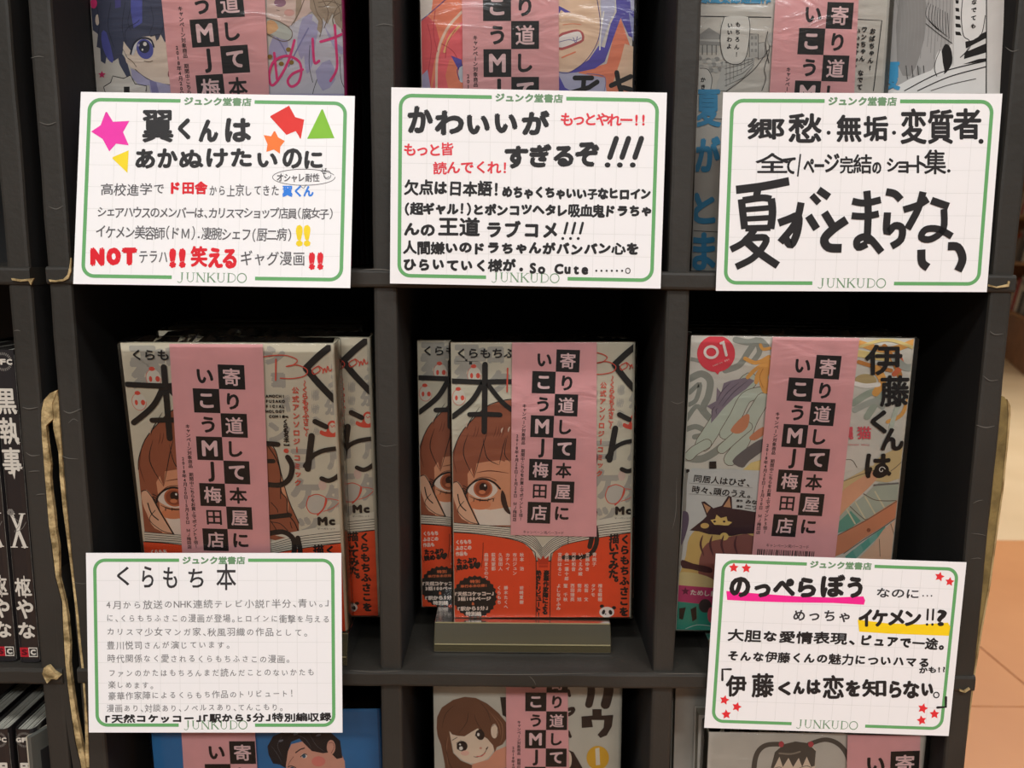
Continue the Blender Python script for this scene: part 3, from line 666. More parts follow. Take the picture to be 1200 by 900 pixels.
strip(SLf, bl_, ((200,404),(309,406),(318,648),(215,648)), (272.6,441), 0, (283.3,631.8), 7, bottom=0.012)
def nudge(S, dx, dz, dy=0.0):
    T = Surf.__new__(Surf); T.W, T.H, T.u, T.v, T.n = S.W, S.H, S.u, S.v, S.n; T.O = S.O+S.u*dx+S.n*dz+S.v*dy
    T.M = S.M @ Matrix.Translation((dx, dy, dz)); return T
def copy_book(src, M, label, group, only=None):
    c = src.copy(); COL.objects.link(c); c.matrix_world = M; c['label'] = label; c['group'] = group
    for ch in src.children:
        if ch.name.startswith('paper_band'): continue
        if only and not any(ch.name.startswith(k) for k in only): continue
        k = ch.copy(); COL.objects.link(k); k.parent = c
    return c
copy_book(bm_, nudge(SM, -0.0224, -0.0178).M, 'second anthology comic peeking out left behind the banded one on the clear riser', 'anthology comics with the orange wrapper')
copy_book(bl_, nudge(SLf, 0.0170, -0.0182).M, 'second anthology comic peeking out right beside the left divider above the pencil-written card', 'anthology comics with the orange wrapper')
BASE = ('cover', 'page_block', 'shrink_wrap')
for k in (2, 3, 4):
    copy_book(bm_, nudge(SM, 0.001*(k % 2), -0.0178*k).M, 'spare anthology comic of the middle cell, %s from the front' % ORDN[k], 'spare comics of the middle cell', BASE)
    copy_book(bl_, nudge(SLf, 0.006, -0.0182*k).M, 'spare anthology comic of the left cell, %s from the front' % ORDN[k], 'spare comics of the left cell', BASE)

# clear risers
def riser(xc, wd, zt, y0, label):
    e = empty('display_riser', Matrix.Translation((xc, y0, -0.246)), label, 'riser', 'clear acrylic risers under the comics')
    h = zt+0.246-0.0006; d = 0.10; p = [(0, 0.0004), (0.0, h*0.34), (0.0055, h), (d, h), (d, 0.0004)]
    V = [(-wd/2, y, z) for y, z in p]+[(wd/2, y, z) for y, z in p]; n = len(p)
    Fc = [tuple(range(n))[::-1], tuple(range(n, 2*n))]+[(i, (i+1) % n, n+(i+1) % n, n+i) for i in range(n)]
    o = mesh_obj('riser_body', V, Fc, acrylic_mat(), e); b = o.modifiers.new('bevel', 'BEVEL'); b.width = 0.0005; b.segments = 2
    # polished bright edges
    for a, z in ((0.0055, h), (0.0, h*0.34)):
        boxes('polished_edge', [(-wd/2+.0006, wd/2-.0006, a-0.0005, a+0.0001, z-0.0003, z+0.0002)], mat('acrylic_edge', (150, 140, 104), 0.12, spec=0.8), e)
    return e
riser(0.0079, 0.1105, SM.O.z, 0.4845, 'clear yellowish acrylic riser under the middle anthology comics')
riser(-0.150, 0.105, SLf.O.z, 0.466, 'clear acrylic riser hidden mostly by the pencil-written card')

# ---------------------------------------------------------------- comic with bandage picture, right cell
SI = Surf((808,393.5),(1071.5,396),(1040,742),(793.5,738), .480, .486)
bi = book('comic_book', SI, 0.015, (216, 212, 200), (208, 202, 188), 'comic with grey ribbon picture and red 01 badge, pink band, in the right cell', 'book')
riser(0.176, 0.11, SI.O.z, 0.470, 'clear acrylic riser behind the card with the pink highlighter')
i1 = Z(790,380,5); i2 = Z(790,540,4.5); i3 = Z(960,380,5); i4 = Z(960,520,6)
def P(f, pts): return [f(*p) for p in pts]
cv = illus(SI, SI.L)
G1 = ink((150, 152, 142)); G2 = ink((172, 176, 166)); BAND = ink((196, 204, 188)); BANDD = ink((164, 174, 158)); ORH = ink((232, 170, 92)); ORD = ink((200, 132, 66)); PUR = ink((140, 126, 138)); PURD = ink((96, 84, 96)); YEL = ink((232, 208, 140)); SK2 = ink((226, 170, 136)); SK3 = ink((212, 140, 104)); LN = ink((110, 92, 78))
for pts, wd in ((((90,320),(160,290),(210,330),(200,420),(170,500),(230,570)),9), (((90,400),(150,350),(130,440),(90,470)),6), (((70,560),(130,480),(170,520)),6), (((300,270),(380,240),(430,170),(470,110)),8), (((70,200),(150,215),(200,250)),5), (((360,90),(430,105),(500,95),(540,130)),8), (((60,620),(130,600),(190,640),(120,660)),7), (((70,780),(150,790),(220,760),(300,700)),10), (((480,90),(500,160),(460,220)),7)):
    cv.stroke(P(i1, pts), wd, G1)
for pts, wd in ((((440,330),(330,440),(260,560),(170,700)),20), (((510,400),(420,430),(360,540),(300,640)),15), (((520,440),(450,560),(400,690),(330,790)),17), (((280,730),(370,650),(430,600)),12), (((190,700),(120,740),(90,770)),12)):
    cv.stroke(P(i1, pts), wd+1.6, LN); cv.stroke(P(i1, pts), wd, BAND)
cv.poly(P(i1, ((330,620),(400,540),(440,530),(430,600),(380,640))), SK3, smooth=3); cv.poly(P(i1, ((440,660),(520,600),(530,640),(470,680))), SK3, smooth=3)
cv.poly(P(i1, ((340,800),(430,720),(520,670),(540,720),(440,800),(400,840))), ink((110, 104, 104)), smooth=3)
cv.poly(P(i1, ((400,855),(450,810),(520,790),(520,860))), YEL)
cv.poly(P(i1, ((190,480),(245,450),(250,370),(275,400),(290,345),(330,330),(430,310),(470,330),(420,380),(350,430),(290,490),(250,540),(215,580),(220,500))), PUR)
for a, b in (((250,450),(330,340)), ((260,470),(380,340)), ((280,480),(430,330)), ((240,480),(220,540)), ((255,490),(250,530))): cv.stroke([i1(*a), i1((a[0]+b[0])/2-8, (a[1]+b[1])/2-6), i1(*b)], 1.2, PURD, taper=True)
for pts, wd in ((((560,140),(520,145),(505,120)),4), (((555,190),(480,225),(415,200)),5), (((555,215),(480,260),(430,310)),5), (((550,250),(520,310),(540,380)),12), (((530,240),(490,290),(480,340)),5)):
    cv.stroke(P(i1, pts), wd, ORH)
cv.stroke(P(i1, ((520,260),(500,310),(520,370))), 1, ORD)
cv.ell(*i1(245,172), 22.3, 21.5, ink((226, 72, 84))); cv.poly(P(i1, ((225,265),(255,295),(275,262))), ink((226, 72, 84)))
# right hand side picture
for pts, c, wd in ((((230,110),(400,150),(560,100)), ORH, 8), (((230,170),(350,190),(450,200)), YEL, 9), (((230,220),(330,250),(420,270)), ORD, 5), (((240,130),(400,90),(560,140)), YEL, 4), (((380,130),(440,220),(470,300)), ORD, 7), (((460,180),(480,240),(440,290)), ink((214, 110, 72)), 7), (((440,200),(500,250),(550,250)), G2, 9),
                   (((200,460),(300,400),(350,420),(280,540)), BANDD, 9), (((210,500),(320,450),(370,480)), G2, 8), (((520,440),(480,530),(400,570)), ORH, 5), (((330,260),(370,330),(330,400)), ORH, 10), (((540,380),(460,480),(420,600)), BAND, 6)):
    cv.stroke(P(i3, pts), wd, c)
cv.ell(*i3(270,330), 13, 8, ink((190, 168, 120))); cv.stroke(P(i3, ((200,345),(270,360),(345,352))), 6, WHT)
cv.poly(P(i4, ((150,330),(170,260),(300,190),(440,80),(600,0),(600,230),(480,270),(380,260),(150,500))), ink((214, 190, 140)))
cv.poly(P(i4, ((180,20),(330,0),(420,60),(380,150),(170,200))), ink((220, 214, 202)))
cv.poly(P(i4, ((130,520),(240,420),(330,350),(420,270),(575,280),(575,400),(340,530),(120,620))), ink((176, 184, 168)))
cv.poly(P(i4, ((120,560),(220,470),(290,540),(210,600),(118,630))), ink((104, 160, 142)))
for k in range(4): cv.stroke([i4(180+k*70, 440-k*35), i4(250+k*70, 560-k*35)], 2.0, ink((214, 208, 176)))
cv.stroke(P(i4, ((215,440),(310,525),(340,525))), 1, LN); cv.stroke(P(i4, ((310,350),(380,390),(450,400),(545,398))), 1, LN); cv.stroke(P(i4, ((385,290),(440,285),(570,275))), 2.4, ink((120, 116, 112)))
for k in range(5):
    cv.poly(P(i4, ((180+k*55,790-k*42),(240+k*55,740-k*42),(262+k*50,800-k*48),(210+k*50,850-k*48))), ink((100, 168, 152) if k % 2 == 0 else (128, 180, 166)))
cv.poly(P(i4, ((260,820),(380,700),(450,600),(550,520),(545,740),(520,900),(260,900))), ink((232, 190, 160)))
cv.poly(P(i4, ((150,350),(240,270),(330,215),(380,190),(415,215),(390,260),(300,350),(200,440),(120,520))), SK2, smooth=3)
cv.poly(P(i4, ((110,650),(200,600),(330,530),(470,440),(560,385),(560,500),(430,590),(300,670),(180,760),(90,800))), SK3)
cv.ell(*i4(345,605), 2.4, 2.4, ink((150, 88, 62)))
cv.stroke(P(i4, ((130,640),(330,535),(555,395))), 1, LN); cv.stroke(P(i4, ((170,770),(300,680),(440,590),(550,510))), 1, LN); cv.stroke(P(i4, ((420,670),(425,790))), 0.8, LN); cv.stroke(P(i4, ((500,560),(530,660))), 0.8, LN); cv.stroke(P(i4, ((170,260),(290,215),(380,185))), 0.8, LN); cv.stroke(P(i4, ((180,110),(230,115),(262,165))), 0.8, LN); cv.stroke(P(i4, ((590,110),(540,160),(500,190))), 0.8, LN)
# lower left box with the cat
cv.poly(P(i2, ((20,40),(60,38),(80,60),(60,260),(30,640),(10,640))), ink((150, 148, 140)))
cv.poly(P(i2, ((75,55),(95,38),(470,50),(470,660),(20,660),(60,330),(66,120))), ink((206, 208, 204)))
cv.poly(P(i2, ((30,280),(70,270),(75,330),(45,430),(25,430))), ink((96, 84, 104)), smooth=3)
cv.poly(P(i2, ((60,500),(80,400),(150,340),(260,330),(420,340),(420,520),(200,620),(30,640))), ink((214, 182, 112)), smooth=3)
cv.poly(P(i2, ((150,460),(250,410),(430,400),(430,660),(150,640))), ink((146, 92, 84)), smooth=3)
cv.poly(P(i2, ((40,520),(100,540),(190,560),(190,590),(90,570),(40,560))), ink((74, 44, 50)), smooth=3)
cv.poly(P(i2, ((20,590),(110,590),(200,620),(230,665),(20,660))), ink((222, 206, 150)), smooth=3)
CAT = ink((62, 40, 46))
cv.poly(P(i2, ((80,365),(150,310),(170,290),(142,215),(160,212),(205,248),(250,235),(285,180),(302,190),(305,250),(350,255),(440,270),(440,380),(350,385),(300,395),(250,390),(180,385),(130,370))), CAT)
for q in (((152,222),(192,245),(172,275)), ((290,192),(298,245),(258,240))): cv.poly(P(i2, q), ink((196, 148, 110)))
cv.poly(P(i2, ((190,310),(215,305),(222,282),(245,300),(275,292),(280,315),(305,322),(285,338),(215,340))), ink((232, 200, 120)))
for x in (212, 262): cv.ell(*i2(x, 318), 1.6, 1.2, CAT)
cv.poly(P(i2, ((160,345),(230,335),(300,350),(270,375),(180,372))), CAT, smooth=3); cv.ell(*i2(262,397), 5, 4.6, ink((232, 200, 120))); cv.ell(*i2(160,340), 5, 3.2, ink((220, 180, 110)))
for x in (150, 200, 260, 330): cv.stroke([i2(x,390), i2(x-12,440), i2(x+6,500)], 3, ink((96, 58, 60)), taper=True)
cv.poly(P(i2, ((14,652),(480,690),(480,800),(12,738))), ink((196, 66, 118))); cv.poly(P(i2, ((12,738),(480,790),(480,900),(10,886))), ink((48, 156, 136)))
cv.ell(*i2(162,762), 7.5, 8, ink((70, 60, 60))); cv.poly(P(i2, ((85,780),(115,765),(118,830),(95,845))), K); cv.poly(P(i2, ((25,775),(60,770),(45,835),(25,830))), K); cv.stroke(P(i2, ((60,882),(120,862),(190,868))), 1.0, ink((200, 220, 214)))
cv.ell(*i2(192,810), 4, 9, ink((226, 100, 120)))
cv.poly(star_pts(*i2(58,685), 5), ink((110, 40, 70)))
cv.build('cover_illustration', bi)
ct = Canvas(SI.L, cv.clip, z0=cv.z+.00004)
LW = ink((238, 232, 224))
def cz(c, f, q, mt, bold=0.0, can=None): a, b = f(q[0], q[1]), f(q[2], q[3]); (can or ct).ch(c, a[0], a[1], b[0], b[1], mt, bold)
ct.stroke([i1(215+37*math.cos(t), 162+33*math.sin(t)) for t in [0.2*k-.2 for k in range(33)]], 3.4, LW, smooth=0); ct.stroke([i1(272,110), i1(284,98), i1(304,180)], 3.4, LW, smooth=0); ct.line('comics 001', *i1(222,242), *i1(322,203), 3.4, LW)
for c, q in (('伊', (262,115,485,300)), ('藤', (350,295,530,485)), ('く', (298,500,395,640)), ('ん', (355,605,495,740)), ('は', (265,755,420,900))): cz(c, i3, q, K, 1.5)
ct.ell(*i4(435,182), 8.5, 8, K); ct.stroke([i4(435+ (6+3.2*t)*math.cos(t), 182+(6+3.2*t)*math.sin(t)) for t in [0.4*k for k in range(16)]], 1.0, WHT)
RP = ink((226, 92, 104)); cz('縄', i3, (140,595,198,672), RP, .6); cz('猫', i3, (218,595,302,672), RP, .6); ct.line('HARADA NEKO', *i3(160,702), *i3(290,705), 3.2, RP)
ct.line('同居人はひざ、', *i2(100,90), *i2(402,118), 10.5, K, .3); ct.line('時々、頭のうえ。', *i2(92,148), *i2(405,178), 10.5, K, .3)
ct.stroke([i2(78,115), i2(410,140)], .35, ink((120, 116, 110))); ct.stroke([i2(74,172), i2(410,194)], .35, ink((120, 116, 110)))
ct.line('原作', *i2(326,208), *i2(360,210), 3.6, K, .2); ct.line('みなつき', *i2(374,212), *i2(500,224), 6.4, K, .3); ct.line('漫画', *i2(326,238), *i2(360,240), 3.6, K, .2); ct.line('二ツ家', *i2(370,240), *i2(480,250), 6.4, K, .3)
ct.line('ためし読み', *i2(82,690), *i2(262,702), 8.4, LW, .3)
cz('伊', i1, (66,845,90,870), K, .6); ct.poly(P(i1, ((205,802),(245,800),(246,842),(204,845))), K)
ct.build('lettering', bi)
strip(SI, bi, ((904.5,395),(1006,394),(977,655),(880,652)), (968.7,429.8), 0, (946.3,616), 7, bottom=0.03)
for k in (1, 2, 3, 4):
    copy_book(bi, nudge(SI, -0.003*(k % 2)-0.001, -0.0185*k).M, 'spare comic of the right cell, %s from the front' % ORDN[k], 'spare comics of the right cell', BASE)

# ---------------------------------------------------------------- top row
S1 = Surf((105,0),(403.3,0),(413,315),(129,315), .505, .505); fit_down(S1, -0.0086); S1.H += 0.085
b1 = book('comic_book', S1, 0.016, (214, 208, 198), (150, 24, 84), 'comic with dark-haired boy cover and pink lettering, behind the card with the pink star', 'book')
a1 = Z(60,0,6); a2 = Z(300,0,6)
cv = illus(S1, S1.L)
SKP = ink((232, 214, 196)); NAVY = ink((70, 74, 96)); NAVYD = ink((48, 50, 68)); BLU = ink((88, 92, 168)); MAG = ink((236, 60, 128)); LAV = ink((176, 172, 204)); LAVD = ink((136, 132, 176)); BEI = ink((172, 152, 130)); BEID = ink((124, 104, 86))
cv.poly(P(a1, ((500,330),(560,440),(620,520),(720,575),(860,600),(860,200),(640,150),(500,250))), SKP)
cv.stroke(P(a1, ((500,340),(560,450),(640,530),(740,580),(860,600))), .9, K)
cv.poly(P(a1, ((560,480),(600,500),(680,560),(860,605),(860,660),(700,660),(690,600),(620,600),(570,550))), LAV); cv.poly(P(a1, ((690,560),(740,580),(760,660),(710,660))), LAVD)
cv.poly(P(a1, ((270,-900),(860,-900),(860,140),(800,300),(770,240),(740,290),(730,250),(640,260),(600,290),(580,380),(530,320),(510,290),(500,390),(440,430),(400,420),(390,400),(380,450),(350,430),(345,340),(320,330),(330,240),(290,210),(280,120))), NAVY)
cv.ell(*a1(325,140), 2.4, 6.5, SKP)
cv.poly(P(a1, ((500,380),(530,420),(560,530),(530,540),(480,450),(470,400))), NAVY)
cv.poly(P(a1, ((570,-900),(640,-900),(640,160),(580,200),(560,80))), BLU); cv.poly(P(a1, ((440,-900),(480,-900),(490,50),(450,60))), ink((84, 80, 140)))
cv.poly(P(a1, ((355,230),(390,230),(440,420),(410,430),(360,330))), BLU, smooth=2)
for q in (((520,20),(500,180),(520,300)), ((545,190),(600,160),(620,140)), ((560,60),(540,150),(560,210)), ((700,40),(720,150),(690,240)), ((320,40),(340,160),(330,240)), ((420,20),(400,180),(440,330)), ((780,60),(790,180),(750,280)), ((545,190),(520,230),(530,300))): cv.stroke(P(a1, q), .7, NAVYD)
cv.poly(P(a1, ((560,370),(590,300),(640,275),(700,290),(720,350),(700,410),(640,400),(600,350),(580,390))), ink((226, 224, 226)), smooth=3)
cv.ell(*a1(660,345), 9.6, 12, BLU, rot=-.35); cv.ell(*a1(655,330), 6.5, 7.5, NAVYD, rot=-.3); cv.ell(*a1(660,310), 2.2, 2.4, WHT); cv.ell(*a1(643,350), 1.1, 1.3, WHT); cv.ell(*a1(616,318), 1.3, 1.6, LAV)
cv.stroke(P(a1, ((560,380),(585,305),(640,268),(700,280),(722,330))), 2.0, NAVYD); cv.stroke(P(a1, ((655,430),(690,435),(715,428))), .8, BEID); cv.stroke(P(a1, ((700,255),(760,240))), 1.2, NAVYD); cv.ell(*a1(832,520), 1.8, 4, ink((150, 90, 90)))
cv.poly(P(a1, ((505,345),(530,400),(600,490),(570,480),(530,440))), SKP); cv.stroke(P(a1, ((540,410),(570,430),(600,470))), .8, BEID)
cv.ell(*a1(300,25), 4, 6, MAG); cv.poly(star_pts(*a1(358,525), 4.6), ink((214, 56, 110)))
cv.poly(P(a1, ((370,610),(420,580),(435,535),(510,550),(560,530),(590,590),(670,605),(665,660),(380,700))), ink((222, 216, 206))); cv.stroke(P(a1, ((385,660),(370,612),(420,580),(435,535),(510,552),(560,530),(590,590),(672,605),(668,640))), 1.0, K, smooth=0)
cv.poly(P(a1, ((512,610),(553,610),(553,700),(512,700))), K)
cv.poly(P(a1, ((340,655),(2200,650),(2200,1600),(420,1600))), LAV)
cv.poly(P(a1, ((700,655),(1500,655),(1700,1400),(800,1400))), ink((210, 206, 214)))
# right half
cv.poly(P(a2, ((60,-900),(420,-900),(420,60),(330,130),(280,200),(170,170),(80,120))), ink((222, 196, 184)))
cv.ell(*a2(170,20), 7, 5, ink((150, 110, 130))); cv.stroke(P(a2, ((145,72),(165,76))), .6, BEID); cv.ell(*a2(235,90), 6, 4, ink((222, 170, 160)))
cv.poly(P(a2, ((240,180),(330,120),(400,100),(640,250),(640,660),(100,660),(80,560),(200,400))), ink((206, 204, 212)))
for q in (((400,100),(330,130),(300,230),(290,330),(320,420),(360,330),(380,200)), ((480,180),(560,300),(640,350),(630,380),(560,360)), ((360,160),(440,180),(420,300),(400,450),(360,520),(340,400)), ((120,260),(200,240),(230,340),(180,420),(90,400)), ((420,500),(520,420),(560,560),(470,640))): cv.poly(P(a2, q), LAV, smooth=2)
for q in (((150,265),(190,330),(240,430)), ((370,200),(300,330),(230,470)), ((380,320),(375,460),(400,580)), ((590,400),(600,560),(640,650)), ((430,560),(410,620),(400,660))): cv.stroke(P(a2, q), 1.6 if q[0][0] < 380 else .7, LAVD if q[0][0] < 380 else K)
cv.poly(P(a2, ((380,-900),(640,-900),(640,240),(600,200),(560,160),(540,90),(500,170),(470,120),(460,240),(430,210),(440,150),(380,60))), BEI); cv.poly(P(a2, ((300,-900),(360,-900),(320,60),(260,190),(280,120))), BEI)
for q in (((400,-20),(430,90),(470,160),(450,260)), ((470,0),(510,90),(480,200)), ((540,-10),(590,70),(600,150)), ((590,90),(540,130),(560,210)), ((560,-20),(500,40),(440,50)), ((340,0),(300,100),(250,180)), ((620,20),(570,60),(540,130)), ((440,20),(520,10),(600,40))): cv.stroke(P(a2, q), .9, BEID)
cv.poly(P(a2, ((78,130),(150,150),(220,190),(255,230),(240,280),(180,275),(120,250),(78,220))), ink((196, 200, 190)), smooth=3); cv.poly(P(a2, ((80,150),(130,150),(160,200),(110,240),(80,230))), ink((226, 178, 130)), smooth=2)
cv.stroke(P(a2, ((78,128),(170,155),(250,215),(245,275),(180,290),(78,240))), .9, BEID)
for x, y in ((100,400),(180,450),(230,350),(250,440)): cv.ell(*a2(x, y), 3, 2.6, ink((146, 116, 40)))
cv.up()
for q in (((130,375),(140,470),(150,560)), ((272,285),(230,430),(160,560),(110,600),(95,520),(130,430),(220,395),(300,430),(320,500),(300,580),(250,610),(225,570),(260,520),(330,490)), ((400,275),(405,380),(415,445),(445,430)), ((455,295),(540,270),(610,240)), ((555,180),(565,330),(570,480),(525,570))): cv.stroke(P(a2, q), 3.0, MAG, up=False)
cv.build('cover_illustration', b1)
# glints of the crumpled film over the left of the cover
gl = Canvas(S1.L, (-S1.W/2, S1.W/2, 0, S1.H), z0=.00225); rnd = random.Random(9)
strip(S1, b1, ((190.7,0),(311.5,0),(325.7,315),(222,315)), (270.3,5), 2, (280,102.5), 5, bottom=0.03)
for k in (1, 2): copy_book(b1, nudge(S1, 0, -0.0175*k).M, 'spare comic with magenta spine in the upper left cell, %s from the front' % ORDN[k], 'spare comics of the upper left cell', BASE)
# teal foot of the spines
SP = mesh_obj('spine_print', [(S1.W/2+.0003, 0, -.0005), (S1.W/2+.0003, 0, -.0155), (S1.W/2+.0003, 0.065, -.0155), (S1.W/2+.0003, 0.065, -.0005)], [(0, 1, 2, 3)], ink((20, 120, 116), .35), b1)
S1b = ink((214, 196, 120))
o = mesh_obj('spine_label', [(S1.W/2+.0005, 0.018, -.003), (S1.W/2+.0005, 0.018, -.013), (S1.W/2+.0005, 0.034, -.013), (S1.W/2+.0005, 0.034, -.003)], [(0, 1, 2, 3)], S1b, b1)

S2 = Surf((492.8,0),(744.8,0),(741,315),(497,315), .505, .505); fit_down(S2, -0.0086); S2.H += 0.06
b2 = book('comic_book', S2, 0.016, (222, 216, 206), (40, 38, 40), 'comic with red hair and gritted teeth on its cover, behind the black brush-pen card', 'book')
a3 = Z(480,0,4.286); cv = illus(S2, S2.L)
RED = ink((222, 92, 96)); ORR = ink((238, 140, 106)); IND = ink((92, 84, 176)); INDD = ink((66, 56, 130)); FSK = ink((238, 206, 176)); DOT = ink((190, 190, 214))
cv.poly(P(a3, ((55,110),(110,60),(180,-560),(280,-560),(280,470),(55,470))), ORR); cv.poly(P(a3, ((55,110),(90,80),(130,120),(150,200),(120,330),(100,470),(55,470))), RED, smooth=0)
cv.poly(P(a3, ((110,470),(140,300),(200,150),(280,100),(280,300),(200,300),(180,380),(200,470))), ink((240, 110, 116)))
cv.stroke(P(a3, ((135,470),(140,280),(185,150),(262,60))), 3, ink((240, 214, 190))); cv.stroke(P(a3, ((175,260),(200,190),(250,130))), 3, ink((240, 190, 130))); cv.stroke(P(a3, ((55,105),(110,60),(190,-10))), 1, INDD)
for q in (((130,40),(120,160),(140,260)), ((90,120),(110,230),(90,380)), ((230,150),(190,220),(180,290)), ((160,220),(220,260),(260,340))): cv.stroke(P(a3, q), .8, ink((196, 64, 76)))
cv.poly(P(a3, ((208,280),(262,300),(270,400),(240,340))), IND); cv.ell(*a3(262,372), 4, 10, ink((200, 214, 222))); cv.stroke(P(a3, ((250,400),(240,350),(270,325))), 1, INDD)
cv.poly(P(a3, ((60,380),(90,350),(110,470),(60,470))), LAV)
cv.poly(P(a3, ((55,460),(1150,460),(1150,1400),(55,1400))), ink((206, 150, 136))); cv.poly(P(a3, ((250,460),(1150,460),(1150,1100),(500,1000))), DOT)
# right side face
cv.poly(P(a3, ((740,-560),(920,-560),(960,100),(960,200),(900,300),(800,365),(740,360))), FSK)
cv.poly(P(a3, ((740,90),(740,25),(770,40),(810,62),(780,64),(760,50))), IND)
cv.poly(P(a3, ((990,320),(1040,120),(1060,90),(1110,240),(1140,290),(1140,470),(860,470),(850,360))), ORR); cv.poly(P(a3, ((1060,300),(1080,220),(1140,240),(1140,470),(1020,420))), FSK, smooth=0)
cv.poly(P(a3, ((740,360),(830,365),(980,390),(990,470),(740,470))), DOT); cv.poly(P(a3, ((745,370),(780,440),(830,470),(745,470))), IND)
cv.poly(P(a3, ((920,-560),(1040,-560),(1030,60),(1000,120),(960,240),(950,200),(965,100))), DOT)
cv.poly(P(a3, ((1000,-560),(1140,-560),(1140,200),(1100,180),(1060,90),(1020,200),(980,310),(930,345),(860,360),(800,368),(900,300),(950,230),(980,240),(1010,120),(1040,60))), IND); cv.poly(P(a3, ((1090,-560),(1140,-560),(1140,60),(1110,50))), DOT); cv.poly(P(a3, ((1100,60),(1140,110),(1140,240),(1120,200))), ink((160, 166, 210)))
cv.stroke(P(a3, ((740,360),(800,365),(880,310),(940,220),(958,120),(940,-10))), .9, INDD); cv.stroke(P(a3, ((975,60),(960,160),(955,250))), 1.6, WHT)
cv.poly(P(a3, ((745,180),(790,158),(840,148),(872,165),(875,205),(840,225),(790,245),(745,250))), ink((184, 92, 92)), smooth=2); cv.poly(P(a3, ((748,190),(800,168),(845,158),(862,172),(864,200),(830,215),(790,232),(748,238))), ink((240, 236, 232)), smooth=2)
cv.stroke(P(a3, ((748,212),(800,200),(830,205),(862,190))), .8, LAVD); cv.stroke(P(a3, ((822,190),(834,215),(842,185))), 1, LAVD); cv.stroke(P(a3, ((765,290),(800,275),(832,262))), 1.6, ORR); cv.stroke(P(a3, ((770,125),(820,120),(860,125))), .8, ORR)
cv.stroke(P(a3, ((890,370),(980,388),(975,470))), .8, LAVD)
for q in (((830,392),(915,392)), ((875,400),(870,470)), ((800,470),(900,440),(942,412))): cv.stroke(P(a3, q), 5.6, K, smooth=0)
for q in (((1012,430),(1110,385)), ((1040,365),(1050,420),(1065,470)), ((1070,440),(1110,450))): cv.stroke(P(a3, q), 5.6, K, smooth=0)
cv.build('cover_illustration', b2)
strip(S2, b2, ((541.6,0),(654.5,0),(656,315),(545,315)), (615.3,42), 2, (615.4,107), 4, bottom=0.03)
for k in (1, 2): copy_book(b2, nudge(S2, 0.002, -0.0175*k).M, 'spare copy of the gritted teeth comic, %s from the front' % ORDN[k], 'spare comics of the upper middle cell', BASE)

S3 = Surf((821,0),(1047,0),(1021,315),(810,315), .505, .505); fit_down(S3, -0.0086); S3.H += 0.05
S3b = Surf.__new__(Surf); S3b.W, S3b.H = .113, .19
S3b.u = Vector((.70, -.714, 0)).normalized(); S3b.v = Vector((0, .09, 1)); S3b.v = (S3b.v-S3b.u*S3b.v.dot(S3b.u)).normalized(); S3b.n = S3b.u.cross(S3b.v)
S3b.O = Vector((.2610, .4655, -.0086))-S3b.u*(.113/2)
S3b.M = Matrix(((S3b.u.x,S3b.v.x,S3b.n.x,S3b.O.x),(S3b.u.y,S3b.v.y,S3b.n.y,S3b.O.y),(S3b.u.z,S3b.v.z,S3b.n.z,S3b.O.z),(0,0,0,1)))
SKY = ink((70, 152, 196)); PG = ink((206, 202, 194)); MID = ink((150, 148, 144)); LG = ink((184, 182, 176))
a4 = Z(780,0,2.571); a5 = Z(820,0,3.243)
b3 = book('comic_book', S3, 0.014, (204, 198, 188), (180, 176, 168), 'comic with a printed comic page and blue lettering as cover, pink band, upper right cell', 'book')
cv = illus(S3, S3.L)
cv.stroke(P(a5, ((0,62),(270,66))), 1.2, K, smooth=0); cv.stroke(P(a5, ((570,72),(692,78),(660,345))), 1.2, K, smooth=0); cv.stroke(P(a4, ((90,355),(190,360))), .8, K, smooth=0); cv.stroke(P(a4, ((80,695),(170,700))), .8, K, smooth=0)
# street: pagoda, wall, houses, bubbles
cv.poly(P(a5, ((0,130),(35,105),(75,130),(85,150),(0,150))), MID); cv.poly(P(a5, ((0,150),(70,150),(70,200),(0,200))), LG); cv.poly(P(a5, ((0,155),(80,160),(95,175),(0,172))), MID)
for x in (10, 28, 46, 62): cv.stroke(P(a5, ((x,172),(x,208))), .8, K)
for k in range(22): cv.ell(*a5(-5+(k*37 % 100), 215+(k*13 % 60)), 3.2, 2.6, (LG, MID, PG)[k % 3])
for q in (((188,130),(222,130),(222,220),(188,220)), ((222,165),(245,160),(250,215),(222,225))): cv.poly(P(a5, q), LG); cv.stroke(P(a5, q), .6, K, smooth=0, closed=True)
for k in range(6): cv.poly(P(a5, ((194+(k % 2)*14,138+(k//2)*24),(203+(k % 2)*14,138+(k//2)*24),(203+(k % 2)*14,150+(k//2)*24),(194+(k % 2)*14,150+(k//2)*24))), MID)
cv.poly(P(a5, ((90,230),(210,215),(200,262),(100,345),(60,345))), ink((190, 188, 182)))
for k in range(5): cv.stroke(P(a5, ((95,240+k*22),(150+k*4,232+k*16),(205,224+k*6))), .5, K, smooth=0)
for k in range(8): cv.stroke(P(a5, ((100+k*14,236-k*2),(100+k*14,330-k*14))), .4, K, smooth=0)
cv.stroke(P(a5, ((100,348),(200,270),(260,190))), .7, K); cv.stroke(P(a5, ((268,130),(262,200),(245,260),(250,300),(235,345))), .8, K); cv.stroke(P(a5, ((258,120),(250,170),(262,240))), .8, K); cv.ell(*a5(270,150), 4, 8, LG)
cv.poly(P(a5, ((92,66),(185,66),(190,110),(180,200),(160,238),(125,245),(92,225),(78,170),(80,110))), ink((216, 212, 204)), smooth=3); cv.stroke(P(a5, ((92,66),(80,110),(78,170),(92,225),(125,245),(160,238),(180,200),(190,110),(185,66))), .8, K)
